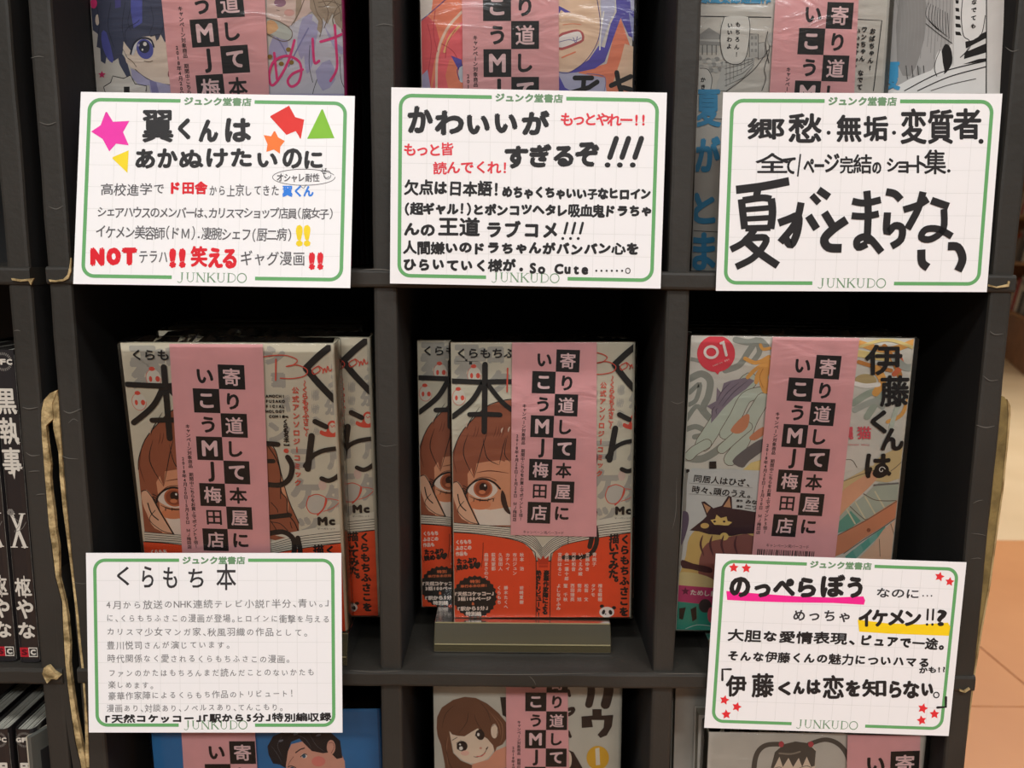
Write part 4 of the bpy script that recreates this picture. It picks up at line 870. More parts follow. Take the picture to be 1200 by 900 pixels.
cv.poly(P(a5, ((-10,262),(30,262),(48,300),(40,345),(-10,345))), ink((216, 212, 204)), smooth=3); cv.stroke(P(a5, ((0,260),(30,265),(46,300),(40,345))), .8, K)
cv.build('cover_illustration', b3)
ct = Canvas(S3.L, cv.clip, z0=cv.z+.00004)
ct.column('もちろん！', *a5(145,80), *a5(138,222), 6.2, K, .3); ct.column('いいわよ', *a5(115,85), *a5(110,190), 6.2, K, .3); ct.column('かき', *a5(12,290), *a5(12,345), 6, K, .3)
ct.column('おばちゃん！', *a5(658,105), *a5(645,272), 6.6, K, .35); ct.column('ワンちゃん　なでて', *a5(626,100), *a5(605,345), 6.6, K, .35); ct.column('いいですか？', *a5(600,105), *a5(588,270), 6.6, K, .35)
for c, q in (('夏', (88,268,168,385)), ('が', (84,410,165,520)), ('と', (80,580,150,675)), ('ま', (78,700,150,815))): a, b = a4(q[0], q[1]), a4(q[2], q[3]); ct.ch(c, a[0], a[1], b[0], b[1], SKY, 1.8)
ct.line('涼風太郎短編作', *a5(0,0), *a5(270,2), 8, SKY, .8)
ct.build('lettering', b3, 'blue vertical title and black speech')
strip(S3, b3, ((907.6,0),(1004.8,0),(990,315),(888,315)), (982.6,19.4), 0, (977.5,81), 2, bottom=0.03)
b3b = book('comic_book', S3b, 0.014, (222, 218, 212), (214, 210, 202), 'second comic-page comic peeking out beside the upper right post, striped sleeve drawn on it', 'book', wrap=False)
cv = illus(S3b, S3b.L); cv.unit = .00047
cv.poly(P(a5, ((720,-40),(965,-40),(960,160),(870,280),(780,330),(700,345),(700,120))), ink((176, 172, 168)))
for q in (((760,-40),(850,-40),(860,90),(840,200),(800,290),(750,240)),): cv.poly(P(a5, q), ink((146, 142, 138)), smooth=2)
for k in range(16): cv.stroke([a5(745+k*14,-20), a5(755+k*13,60+(k*17 % 40)), a5(748+k*13,150+(k*23 % 90))], .8, MID)
for k in range(9): cv.stroke([a5(870+k*9,10+k*5), a5(860+k*11,60+k*10), a5(900+k*6,110+k*4)], .5, K)
cv.stroke(P(a5, ((860,90),(910,130),(960,165))), .7, K)
for k in range(4): cv.ell(*a5(790+k*22,270+(k % 2)*30), 2.2, 5, MID); cv.stroke(P(a5, ((785+k*22,250),(790+k*22,300))), .8, K)
cv.poly(P(a5, ((970,-40),(1090,-40),(1092,355),(700,355),(800,300),(900,260),(965,250))), ink((228, 225, 220)))
for k in range(6): cv.poly(P(a5, ((972,-30+k*30),(990,-28+k*30),(996,-14+k*30),(974,-16+k*30))), K)
cv.poly(P(a5, ((1010,160),(1090,120),(1090,145),(1012,185))), K); cv.poly(P(a5, ((1008,200),(1090,165),(1090,200),(1005,225))), K); cv.poly(P(a5, ((1000,245),(1060,225),(1090,222),(1090,232),(1040,240))), K)
cv.poly(P(a5, ((990,-40),(1090,-40),(1085,90),(1060,140),(1030,155),(1002,150),(992,80))), ink((232, 229, 224)), smooth=2); cv.stroke(P(a5, ((1002,-20),(995,60),(1003,135),(1025,155),(1018,190),(990,220),(1022,190),(1040,155),(1072,130),(1086,60))), .9, K)
cv.poly(P(a5, ((920,200),(935,168),(955,185),(960,240),(930,282),(925,240))), K, smooth=3); cv.poly(P(a5, ((900,210),(918,190),(925,240),(930,278),(905,290),(895,250))), ink((228, 225, 220)), smooth=3); cv.stroke(P(a5, ((915,190),(900,225),(893,262),(902,290))), .8, K)
for a, b, c, wd in (((780,345),(920,275),(1090,232),1.3), ((830,345),(950,292),(1090,254),1.3), ((880,345),(960,320),(1050,300),.8)): cv.stroke([a5(*a), a5(*b), a5(*c)], wd, K)
cv.stroke(P(a5, ((1091,-40),(1090,355))), 1.2, K, smooth=0)
cv.build('cover_illustration', b3b)
ct = Canvas(S3b.L, cv.clip, z0=cv.z+.00004); ct.unit = .00047; ct.column('なでても', *a5(1045,-6), *a5(1040,115), 6, K, .3)
a, b = a5(705,235), a5(765,345); ct.ch('夏', a[0], a[1], b[0], b[1], SKY, 1.6); ct.build('lettering', b3b)

# ---------------------------------------------------------------- bottom row
S4 = Surf((175,834),(443,829),(451,900),(181,900), .495, .495); fit_down(S4, -0.4828)
b4 = book('comic_book', S4, 0.016, (52, 120, 176), (40, 92, 140), 'blue comic with a dark-haired man cover, below the pencil-written card', 'book')
a6 = Z(160,820,3.75); cv = illus(S4, S4.L)
SK4 = ink((226, 168, 146)); HB = ink((40, 36, 38))
cv.poly(P(a6, ((650,260),(680,195),(780,170),(880,190),(915,270),(900,420),(640,420),(665,330))), SK4)
cv.poly(P(a6, ((575,205),(600,160),(660,135),(760,125),(850,140),(895,180),(905,255),(880,260),(850,230),(820,235),(770,225),(735,190),(715,170),(680,185),(665,230),(655,300),(630,285),(600,280),(580,240))), HB)
for q in (((590,200),(620,240),(640,280)), ((640,160),(620,200),(640,250)), ((760,150),(790,200),(830,230)), ((690,150),(740,170),(770,215))): cv.stroke(P(a6, q), .8, ink((84, 82, 88)), taper=True)
for x, y in ((635,180),(700,150),(800,155)): cv.ell(*a6(x, y), 3, 1.2, ink((110, 112, 122)), rot=-.3)
cv.ell(*a6(855,208), 5, 8.5, SK4); cv.stroke(P(a6, ((845,190),(862,188),(868,210),(855,235))), .8, ink((150, 90, 80)))
cv.stroke(P(a6, ((700,232),(720,218),(738,212))), 1.6, HB); cv.ell(*a6(737,246), 3.4, 2.8, WHT); cv.ell(*a6(736,247), 2.1, 2.3, ink((60, 96, 120))); cv.stroke(P(a6, ((722,250),(735,238),(748,240))), 1.2, HB); cv.ell(*a6(800,270), 8, 6, ink((232, 140, 128)))
cv.stroke(P(a6, ((666,295),(680,290),(700,298))), 1.2, HB); cv.ell(*a6(684,300), 2.2, 1.6, ink((60, 96, 120)))
cv.stroke(P(a6, ((690,250),(672,275),(668,290))), .7, ink((150, 90, 80))); cv.poly(P(a6, ((850,260),(915,268),(925,420),(860,420))), SK4)
cv.poly(P(a6, ((600,380),(940,330),(960,560),(560,560))), ink((70, 76, 96)))
cv.build('cover_illustration', b4)
strip(S4, b4, ((214,859.5),(300,859),(302.5,900),(216.5,900)), (285.3,880), 0, (296,1060), 7, bottom=0.02)
S5 = Surf((508,806),(730,806),(728,900),(509,900), .51, .51); fit_down(S5, -0.4828); S5.H += 0.012
b5 = book('comic_book', S5, 0.016, (200, 196, 182), (190, 186, 172), 'cream comic with a brown-haired smiling girl, directly under the middle shelf board', 'book')
a7 = Z(500,800,9); a8 = Z(600,800,6.667); cv = illus(S5, S5.L)
BR = ink((116, 78, 58)); BRD = ink((84, 54, 42)); SK5 = ink((236, 214, 190)); BRL = ink((158, 112, 86))
cv.poly(P(a7, ((240,510),(560,480),(700,600),(715,700),(640,800),(520,850),(400,830),(290,740),(270,650))), SK5, smooth=2)
cv.poly(P(a7, ((480,860),(650,810),(720,720),(860,660),(860,1100),(480,1100))), ink((222, 158, 130))); cv.poly(P(a7, ((700,960),(860,880),(860,1100),(700,1100))), ink((110, 110, 140)))
cv.poly(P(a7, ((105,480),(110,360),(160,260),(280,180),(400,148),(520,160),(640,220),(760,320),(840,420),(860,560),(800,650),(740,680),(718,735),(700,660),(640,590),(590,560),(540,480),(470,520),(400,565),(330,560),(270,545),(240,510),(255,600),(280,740),(360,820),(480,870),(460,1100),(210,1100),(190,850),(150,650),(115,560))), BR)
cv.ell(*a7(715,510), 4.2, 8.5, SK5); cv.stroke(P(a7, ((690,460),(720,440),(750,480),(740,560))), .6, BRD)
for q, c in ((((700,330),(790,430),(800,560),(770,650)), BRL), (((660,300),(760,440),(780,560)), BRL), (((230,560),(210,700),(230,900)), BRL), (((300,230),(200,330),(160,480)), BRD), (((560,200),(640,300),(680,430)), BRD), (((440,300),(420,420),(330,540)), BRD), (((500,320),(530,420),(600,520)), BRD), (((190,600),(230,820),(300,950)), BRD)): cv.stroke(P(a7, q), 1.0, c, taper=True)
cv.ell(*a7(375,668), 6.2, 6, ink((44, 34, 32))); cv.ell(*a7(362,690), 2.2, 2.2, WHT); cv.ell(*a7(352,650), 1.1, 1.1, WHT); cv.stroke(P(a7, ((325,700),(325,640),(370,618),(410,630))), 1.2, K)
for dx in (0, 14, 28, 42): cv.stroke([a7(330+dx,650-dx*.6), a7(316+dx,632-dx*.6)], .8, K)
cv.ell(*a7(565,548), 5, 6.2, ink((44, 34, 32)), rot=-.3); cv.ell(*a7(545,545), 1.4, 2, WHT); cv.stroke(P(a7, ((515,560),(530,510),(575,492))), 1.1, K)
cv.stroke(P(a7, ((498,778),(540,782),(600,750),(640,690))), .8, BRD); cv.stroke(P(a7, ((530,775),(580,772),(615,740))), 1.4, ink((220, 120, 108))); cv.stroke(P(a7, ((628,696),(645,678))), 1.4, BRD); cv.ell(*a7(570,688), 1.6, 1.2, ink((214, 150, 130))); cv.ell(*a7(405,740), 5, 3, ink((236, 190, 172))); cv.stroke(P(a7, ((270,605),(320,575))), .9, BRD)
cv.poly(P(a7, ((775,150),(900,150),(900,400),(800,340))), DK)
def dk(pts, wd, can): can.stroke(P(a8, pts), wd, ink((52, 40, 36)), smooth=3, up=False)
dk(((600,-60),(620,60),(600,170)), 10, cv); dk(((745,-60),(755,60),(730,170)), 13, cv); cv.poly(P(a8, ((628,205),(700,205),(700,255),(792,250),(780,340),(740,410),(690,430),(668,405),(715,350),(720,290),(622,290),(632,345),(545,352),(542,262),(628,255))), ink((52, 40, 36)))
dk(((430,210),(480,200),(470,230),(440,250)), 5, cv); dk(((440,60),(450,100)), 4, cv); dk(((440,380),(455,420)), 4, cv)
cv.poly(P(a8, ((430,520),(480,540),(560,680),(560,900),(430,900))), ink((52, 40, 36))); cv.ell(*a8(440,600), 4, 10, SK5)
cv.ell(*a8(670,585), 13.2, 14, ink((222, 172, 54))); cv.poly(P(a8, ((650,512),(682,505),(688,640),(655,645))), ink((226, 220, 204)))
cv.build('cover_illustration', b5)
strip(S5, b5, ((593,806),(665,806),(666.7,900),(593.5,900)), (652.5,821), 1, (651.6,886), 4, bottom=0.02)
S6 = Surf((830.5,856),(1087,862),(1084,900),(829,900), .48, .48); fit_down(S6, -0.4828)
b6 = book('comic_book', S6, 0.015, (206, 198, 186), (190, 184, 172), 'cream comic with a twin-tailed girl, below the card with the pink highlighter', 'book')
a9 = Z(780,780,3.75); cv = illus(S6, S6.L); GB = ink((92, 84, 76)); GBL = ink((150, 138, 124))
cv.stroke(P(a9, ((510,345),(440,350),(400,390),(388,470),(400,560))), 7.0, GB); cv.stroke(P(a9, ((630,345),(700,325),(760,345),(800,400),(820,500))), 6.5, GB)
cv.poly(P(a9, ((470,420),(500,360),(560,335),(620,340),(660,370),(655,470),(600,500),(500,500),(465,470))), SK5); cv.poly(P(a9, ((462,450),(480,380),(520,345),(570,333),(625,340),(660,375),(655,440),(640,445),(620,400),(600,445),(585,405),(560,445),(540,405),(515,445),(500,400),(475,450))), GB)
cv.stroke(P(a9, ((500,385),(550,388),(590,378))), 2.4, GBL); cv.stroke(P(a9, ((478,450),(500,445),(512,452))), .9, GB); cv.stroke(P(a9, ((590,448),(620,440),(640,448))), .9, GB)
cv.ell(*a9(508,345), 3, 3.6, ink((200, 80, 86))); cv.ell(*a9(638,345), 3.2, 3.4, ink((200, 80, 86)))
cv.poly(P(a9, ((440,520),(700,520),(760,700),(400,700))), ink((150, 150, 170)))
cv.build('cover_illustration', b6)
strip(S6, b6, ((992,861),(1077,863),(1076,900),(991,900)), (1058.7,893), 0, (1050,1093), 7, bottom=0.02)
# two pale copies set back at the left of the lower right cell
for (xl, zt, Yb, lab) in ((797, 822, .500, 'pale comic set back at the far left of the lower right cell, taller edge'), (818, 838, .497, 'pale comic set back just left of the twin-tailed girl comic')):
    s = Surf((xl,zt),(xl+235,zt),(xl+233,900),(xl,900), Yb+.001, Yb); fit_down(s, -0.4828)
    if xl == 797: s = nudge(s, 0, -0.018)
    book('comic_book', s, 0.012, (196, 190, 178), (180, 176, 166), lab, 'book', wrap=False)

# ---------------------------------------------------------------- black comics at the left, spines out
BLK = (38, 35, 36)
def spine_book(xr, wd, Y, z0, H, label, prints, group, z1=None):
    """stands with its spine to the room; depth is the width of the comic"""
    S = up_surf(xr-wd, xr, Y, z0, z0+H)
    e = empty('spine_out_comic', S.M, label, 'book', group); r = .0022
    pr = [(-wd/2, -.128), (-wd/2, -r*1.5), (-wd/2+.001, -.001), (-wd/2+.003, 0), (wd/2-.003, 0), (wd/2-.001, -.001), (wd/2, -r*1.5), (wd/2, -.128)]; n = len(pr)
    t = .0005; inn = [(x*(1-2*t/wd), z-t if abs(z) < .1 else z) for x, z in pr]; V = [(x, y, z) for y in (0, H) for (x, z) in pr]+[(x, y, z) for y in (0, H) for (x, z) in inn]; Fc = []
    for i in range(n-1): Fc += [(i, i+1, n+i+1, n+i), (2*n+i+1, 2*n+i, 3*n+i, 3*n+i+1), (n+i, n+i+1, 3*n+i+1, 3*n+i), (i+1, i, 2*n+i, 2*n+i+1)]
    Fc += [(0, n, 3*n, 2*n), (n-1, 3*n-1, 4*n-1, 2*n-1)][:1]
    mesh_obj('cover', V, Fc, mat('black_glossy_cover', BLK, 0.28, coat=0.3), e)
    # page block with separate sheets gathered at the top
    box('page_block', -wd/2+.0008, wd/2-.0008, .001, H-.003, -.125, -.0012, mat('grey_page_edges', (150, 148, 138), 0.8, nscale=400, rgb2=(108, 106, 98)), e)
    rnd = random.Random(int(xr*1e4)+int(H*1e4)); lst = [(-wd/2+.001+i*(wd-.002)/9, -wd/2+.001+(i+.7)*(wd-.002)/9, H-.0032, H-.0024+rnd.random()*.0010, -.124, -.002) for i in range(9)]
    o = boxes('page_leaves', [(a, b, c, d, f, g) for a, b, c, d, f, g in lst], mat('page_leaf', (170, 168, 156), 0.8), e); o['kind'] = 'stuff'
    cv = Canvas(lambda x, y: (x-wd/2, H-y), (-wd/2+.0002, wd/2-.0002, 0.0002, H-.0002)); prints(cv, wd); cv.build('lettering', e, 'white spine lettering')
    return e
SV = ink((206, 200, 188)); SVG = ink((120, 116, 110)); SRD = ink((176, 30, 44))
def emblem(cv, wd, y):
    cx = wd/2; R = wd*.40
    for k in range(28):
        a = 2*math.pi*k/28; cv.stroke([(cx+R*.72*math.cos(a), y+R*.72*math.sin(a)), (cx+R*math.cos(a), y+R*math.sin(a))], R*.10, SVG, up=False, round_=False)
    cv.up(); cv.poly([(cx-R*1.05, y-R*.32), (cx+R*1.05, y-R*.32), (cx+R*1.05, y+R*.36), (cx-R*1.05, y+R*.36)], ink((38, 35, 36)))
    for i, c in enumerate('GFC'): cv.ch(c, cx-R+i*R*.68, y-R*.3, cx-R+i*R*.68+R*.62, y+R*.33, SV, R*.05)
def gothic(cv, c, x0, y0, x1, y1, b=.00035): cv.ch(c, x0, y0, x1, y1, SV, b)
def p_series(vol):
    def g(cv, wd):
        zt = at(20, 410, .468).z; Y = lambda py: zt-at(20, py, .468).z
        emblem(cv, wd, Y(424))
        for c, a, b in (('黒', 455, 486), ('執', 489, 521), ('事', 524, 556)): gothic(cv, c, wd*.08, Y(a), wd*.92, Y(b), .0005)
        for py, xx in ((482, .14), (482, .86), (519, .86), (548, .88)): cv.poly(star_pts(wd*xx, Y(py), .0014, k=.4), SV)
        cv.poly([(wd*.44, Y(550)), (wd*.64, Y(550)), (wd*.56, Y(562))], SV)
        ya, yb_ = Y(602), Y(641)
        cv.ch('X', wd*.20, ya, wd*.84, yb_, SV, .0002)
        cv.stroke([(wd*.30, ya), (wd*.74, yb_)], .0016, SV, smooth=0)
        if vol != 'X': cv.stroke([(wd*.12, ya), (wd*.12, yb_)], .0012, SV, smooth=0)
        for yy in (ya, yb_): cv.stroke([(wd*.14, yy), (wd*.42, yy)], .0006, SV, smooth=0); cv.stroke([(wd*.62, yy), (wd*.88, yy)], .0006, SV, smooth=0)
        for k in range(6): cv.ell(wd*.26+.0012*math.cos(k*1.05), ya-.001+.0012*math.sin(k*1.05), .0009, .0009, SVG)
        cv.stroke([(wd*.28, ya+.001), (wd*.62, ya+.006), (wd*.35, ya+.011), (wd*.70, ya+.009), (wd*.90, ya+.005)], .0003, SVG)
        for c, a, b in (('枢', 677, 699), ('や', 702, 725), ('な', 729, 748)): gothic(cv, c, wd*.14, Y(a), wd*.90, Y(b), .0004)
        cv.stroke([(wd*.60, Y(675)), (wd*.60, Y(700))], .0006, SV, smooth=0)
        y, y2 = Y(758.5), Y(769.5); h = y2-y
        cv.poly([(wd*.14, y), (wd*.52, y), (wd*.52, y2), (wd*.14, y2)], SRD); cv.poly([(wd*.52, y), (wd*.92, y), (wd*.92, y2), (wd*.52, y2)], SV); cv.poly([(wd*.55, y+h*.1), (wd*.89, y+h*.1), (wd*.89, y2-h*.1), (wd*.55, y2-h*.1)], ink((38, 35, 36)))
        cv.ch('S', wd*.20, y+h*.18, wd*.46, y2-h*.18, ink((90, 14, 26)), .0003); cv.ch('C', wd*.60, y+h*.2, wd*.85, y2-h*.2, SV, .0003)
    return g
Hs = .193; zb2 = -0.246+.0002; X0 = XA-.0085
def zat(py, Y, px=20): return at(px, py, Y).z
Xr1 = at(29, 560, .468).x; wS = .0134
EMB = lambda cv, wd: (emblem(cv, wd, .012))
Hs = zat(410, .468)-zb2
spine_book(Xr1, wS, .468, zb2, Hs, 'black comic spine with white gothic lettering and a big X, next to the cardboard post', p_series('X'), 'black spine-out comics on the middle left shelf')
spine_book(Xr1-wS-.0014, wS, .469, zb2, Hs, 'black comic spine cut by the left photo edge, left of the big X', p_series('IX'), 'black spine-out comics on the middle left shelf')
spine_book(Xr1-2*wS-.0026, wS, .468, zb2, Hs, 'black comic spine outside the left edge, second from the big X spine', p_series('IX'), 'black spine-out comics on the middle left shelf')
zt3 = zat(855, .472, 25); zb3 = -0.483+.0002; Xr2 = at(41, 870, .472).x
for k in range(3):
    spine_book(Xr2-k*.0160, .0128, .472, zb3, zt3-zb3, ['black comic under the frayed corner with a round white emblem on its spine', 'black comic at the lower left corner, its emblem cut by the photo edge', 'black comic outside the lower left edge'][k], p_series('X'), 'black spine-out comics on the lower left shelf')
Sg = Surf((52,848),(63,843),(72,915),(58,915), .470, .490)
e = empty('leaning_booklet', Matrix.Translation((at(58,880,.478).x, .478, zb3)), 'thin dark grey booklet leaning beside the lower left black comic', 'book')
e.rotation_euler = (0, 0, math.radians(68)); h = zt3-zb3-.002
box('cover', -.012, .10, 0, .003, 0, h, ink((92, 92, 86), .35), e, .0005); box('cover_panel', -.006, .0, -.0003, 0, h*.75, h-.012, ink((44, 42, 42)), e); box('page_block', -.0115, .0995, .003, .0045, .001, h-.001, PAPER, e)

# ================================================================ hand-written cards
CARD = mat('white_card', (244, 243, 243), 0.5, noise=0.01, nscale=6, bump=0.04, bscale=40)
GRN = ink((104, 170, 106)); GT = ink((112, 150, 112)); GRID = ink((226, 226, 224)); BK = ink((38, 36, 37)); BK2 = ink((56, 54, 56)); PEN = ink((92, 90, 92)); RD = ink((232, 52, 58)); RDH = ink((222, 24, 40))
def arcp(cx, cy, rx, ry, a0, a1, n=10): return [(cx+rx*math.cos(math.radians(a0+(a1-a0)*k/n)), cy-ry*math.sin(math.radians(a0+(a1-a0)*k/n))) for k in range(n+1)]
# serif capitals: (points, thick?) in a box one unit high
JU = {'J': [([(.42,0),(.42,.8)],1), (arcp(.18,.8,.24,.3,0,-150),0)], 'U': [([(.18,0),(.18,.68)],1), (arcp(.48,.66,.3,.34,180,360),0), ([(.78,0),(.78,.68)],0)],
      'N': [([(.14,0),(.14,1)],0), ([(.1,0),(.86,1)],1), ([(.86,0),(.86,1)],0)], 'K': [([(.2,0),(.2,1)],1), ([(.82,0),(.22,.56)],0), ([(.4,.42),(.9,1)],1)],
      'D': [([(.2,0),(.2,1)],1), ([(.2,.02),(.45,.02)]+arcp(.45,.5,.47,.48,90,-90)+[(.2,.98)],0)], 'O': [(arcp(.52,.5,.46,.5,0,360,24),2)]}
def card(TL, TR, BR, BL, label, Yt=None, Yb=None):
    def wz(a, b): return math.hypot(a[0]-b[0], a[1]-b[1])
    S = Surf(TL, TR, BR, BL, Yt, Yb); W, H = S.W, S.H; ux = W/148.0; uy = H/105.0
    e = empty('message_card', S.M, label, 'card', 'hand-written shop cards')
    n = 8; V = []; Fc = []
    r = .0
    o = box('card_sheet', -W/2, W/2, 0, H, -.00035, 0, CARD, e)
    mm = lambda x, y: (-W/2+x*ux, H-y*uy)
    g = Canvas(mm, z0=.00003)
    for k in range(1, 12): g.stroke([(8+k*11.4, 6), (8+k*11.4, 99)], .22, GRID, smooth=0, up=False, round_=False)
    for k in range(1, 8): g.stroke([(6, 4+k*12), (142, 4+k*12)], .22, GRID, smooth=0, up=False, round_=False)
    g.build('grid_lines', e, 'faint grey grid')
    b = Canvas(mm, z0=.00005)
    def arc(cx, cy, a0, a1, R=6): return [(cx+R*math.cos(math.radians(a0+(a1-a0)*k/8)), cy-R*math.sin(math.radians(a0+(a1-a0)*k/8))) for k in range(9)]
    x0, x1, y0, y1 = 5, 143, 4.2, 100.6
    Lp = [(54, y0)]+arc(x0+6, y0+6, 90, 180)+arc(x0+6, y1-6, 180, 270)+[(52.5, y1)]
    Rp = [(94, y0)]+arc(x1-6, y0+6, 90, 0)+arc(x1-6, y1-6, 360, 270)+[(97, y1)]
    b.stroke(Lp, 1.95, GRN, smooth=0, round_=False); b.stroke(Rp, 1.95, GRN, smooth=0, round_=False)
    b.build('green_border', e, 'rounded green printed border')
    t = Canvas(mm, z0=.00007)
    t.line('ジュンク堂書店', 55.8, 4.35, 92.3, 4.35, 4.6, GT, .28)
    t.build('shop_lettering', e, 'green shop name in small characters'); t = Canvas(mm, z0=.00007)
    x = 55.8
    for i, c in enumerate('JUNKUDO'):
        for q, th in JU[c]:
            t.stroke([(x+px*5.2, 98.0+py*4.9) for px, py in q], (.34, .72, .5)[th], GT, smooth=0, up=False, round_=False)
            if len(q) == 2:
                for px, py in q:
                    if py in (0, 1) and not (c == 'N' and th): t.stroke([(x+px*5.2-.75, 98.0+py*4.9), (x+px*5.2+.75, 98.0+py*4.9)], .24, GT, smooth=0, up=False, round_=False)
        x += 5.45 if c != 'J' else 4.2
    t.build('shop_lettering', e, 'green shop name in thin capitals')
    return S, e
def hand(S, f, z0=.00010): return Canvas(lambda x, y: S.L(*f(x, y)), (-S.W/2, S.W/2, 0, S.H), z0=z0)
z1 = Z(0,0,2.648)
C1, e1 = card((94.4,108),(414.7,112),(411.6,338),(86.1,332.3), 'white card with pink star, red, orange, yellow and green shapes, upper left', .467, .446)
h = hand(C1, z1)
for c, *q in (('翼',440,340,540,444),('く',552,366,592,434),('ん',616,370,678,442),('は',698,366,780,442)): h.ch(c, *q, BK, 4.4)
for c, *q in (('あ',420,462,482,524),('か',488,460,552,522),('ぬ',556,464,632,522),('け',640,460,708,522),('た',716,460,782,518),('い',798,474,862,520),('の',876,460,938,524),('に',944,468,1002,524)): h.ch(c, *q, BK, 3.4)
h.build('lettering', e1, 'black brush heading')
for nm, pts, c, lb in (('drawn_star', ((330,348),(350,380),(400,377),(380,410),(398,450),(360,444),(340,468),(320,430),(285,408),(314,390)), (240,54,172), 'pink felt-pen star'), ('drawn_triangle', ((350,490),(398,468),(395,535)), (246,220,40), 'yellow felt-pen triangle'),
                       ('drawn_shape', ((840,362),(897,330),(915,365),(942,372),(932,430),(918,405),(890,417)), (226,44,36), 'red felt-pen flag shape'), ('drawn_star', ((852,408),(862,428),(882,438),(868,455),(868,475),(850,462),(828,470),(832,447),(820,420),(842,425)), (246,124,50), 'orange felt-pen star'),
                       ('drawn_triangle', ((1000,340),(1036,428),(955,430)), (132,194,48), 'green felt-pen triangle')):
    g = hand(C1, z1); g.poly(pts, ink(c)); g.stroke(list(pts), 4, ink(c), smooth=0, closed=True); g.build(nm, e1, lb)
h = hand(C1, z1)
h.line('高校進学で', 312, 588, 514, 588, 41, PEN, .5, .075, kana=.85); h.line('から上京してきた', 648, 592, 868, 592, 38, PEN, .5, .075, kana=.9)
h.line('シェアハウスのメンバーは、カリスマショップ店員（腐女子）', 303, 658, 1036, 664, 36, PEN, .6, .075, sx=1.15)
h.line('イケメン美容師（ドＭ）.凄腕シェフ（厨二病）', 297, 720, 908, 730, 42, PEN, .6, .075, sx=1.1)
h.line('テラハ', 430, 797, 522, 797, 44, PEN, .4, .04); h.line('ギャグ漫画', 745, 802, 948, 804, 48, PEN, .5, .04); h.line('オシャレ耐性', 858, 552, 992, 552, 28, PEN, .7, .04)
h.stroke([(943+97*math.cos(.3*k), 550+25*math.sin(.3*k)) for k in range(21)], 1.8, PEN); h.stroke(((930,574),(942,584),(950,573)), 1.8, PEN)
h.stroke([(1016+11*math.cos(.4*k), 543+13*math.sin(.4*k)) for k in range(16)], 1.8, PEN); h.stroke(((1003,535),(1010,552),(1022,548)), 1.8, PEN); h.line('ゼ', 995, 533, 1015, 531, 20, PEN, .5)
h.build('lettering', e1, 'thin grey pen lines')
h = hand(C1, z1); h.line('ド田舎', 524, 584, 644, 584, 40, RDH, 2.6)
for c, *q in (('N',280,768,325,826),('O',330,768,376,824),('T',378,768,426,824),('!',525,770,547,832),('!',555,770,577,832),('!',958,782,978,838),('!',984,782,1004,838)): h.ch(c, *q, RDH, 6.0)
for c, *q in (('笑',590,762,645,830),('え',645,768,692,832),('る',690,772,735,834)): h.ch(c, *q, RDH, 3.6)
h.build('lettering', e1, 'bold red words')
h = hand(C1, z1); h.line('翼くん', 876, 594, 974, 594, 37, ink((44, 128, 226)), 1.6); h.build('lettering', e1, 'blue name')
for x in (918, 942): h = hand(C1, z1); h.ch('!', x, 698, x+22, 765, ink((244, 214, 30)), 4.5); h.build('exclamation_mark', e1, 'yellow exclamation mark')

z2 = Z(420,0,2.6475)
C2, e2 = card((459,102),(780.7,108.8),(775,338),(456.6,332.4), 'white card densely written in black brush pen with red notes, upper middle', .463, .455)
h = hand(C2, z2)
for c, *q in (('か',152,328,232,414),('わ',236,342,328,420),('い',336,356,408,418),('い',422,352,494,414),('が',506,342,594,420)): h.ch(c, *q, BK, 5.0)
for c, *q in (('す',453,452,528,524),('ぎ',530,446,600,520),('る',604,452,668,518),('ぞ',672,440,748,518)): h.ch(c, *q, BK, 4.6)
for x in (0, 38, 78):
    h.stroke(((800+x,430),(780+x,488)), 17, BK, smooth=0); h.ell(773+x, 512, 9, 8, BK)
h.build('lettering', e2, 'heavy black brush heading')
h = hand(C2, z2); B = 2.7
h.line('欠点は日本語！', 142, 582, 440, 588, 48, BK, B, .04, kana=.9); h.line('めちゃくちゃいい子なヒロイン', 445, 596, 908, 604, 36, BK, B, .07, sx=1.0)
h.line('（超ギャル！）とポンコツヘタレ吸血鬼ドラちゃ', 140, 648, 912, 656, 42, BK, B, .075, kana=.88, sx=1.1)
h.line('んの', 140, 714, 240, 712, 42, BK, B, .07); h.line('王道', 246, 704, 378, 706, 62, BK, 3.2, .02); h.line('ラブコメ', 392, 714, 624, 716, 54, BK, 3.0, .03, sx=.9)
for x in (0, 24, 48): h.stroke(((648+x,692),(640+x,724)), 8, BK, smooth=0); h.ell(634+x, 740, 4.5, 4.5, BK)
h.line('人間嫌いのドラちゃんがバンバン心を', 138, 768, 872, 774, 42, BK, B, .075, kana=.9, sx=1.05)
h.line('ひらいていく様が', 138, 822, 490, 824, 42, BK, B, .075, kana=.9); h.ell(505, 836, 6, 6, BK); h.line('So Cute', 528, 832, 716, 834, 42, BK, 2.4, .03)
for k in range(6): h.ell(738+k*16, 840, 3.2, 3.2, BK)
h.stroke([(836+7*math.cos(.7*k), 840+8*math.sin(.7*k)) for k in range(10)], 2.6, BK)
h.build('lettering', e2, 'black brush text lines')
h = hand(C2, z2); RD2 = ink((226, 60, 72))
h.line('もっとやれー', 628, 370, 850, 372, 44, RD2, 1.4, .05, sx=1.2); h.line('!!', 852, 372, 895, 372, 44, RD2, 1.6); h.line('もっと皆', 140, 466, 296, 464, 42, RD2, 1.4, .04, sx=1.1); h.line('読んでくれ！', 232, 522, 466, 520, 42, RD2, 1.4, .04, sx=1.05)
h.build('lettering', e2, 'red pen remarks')

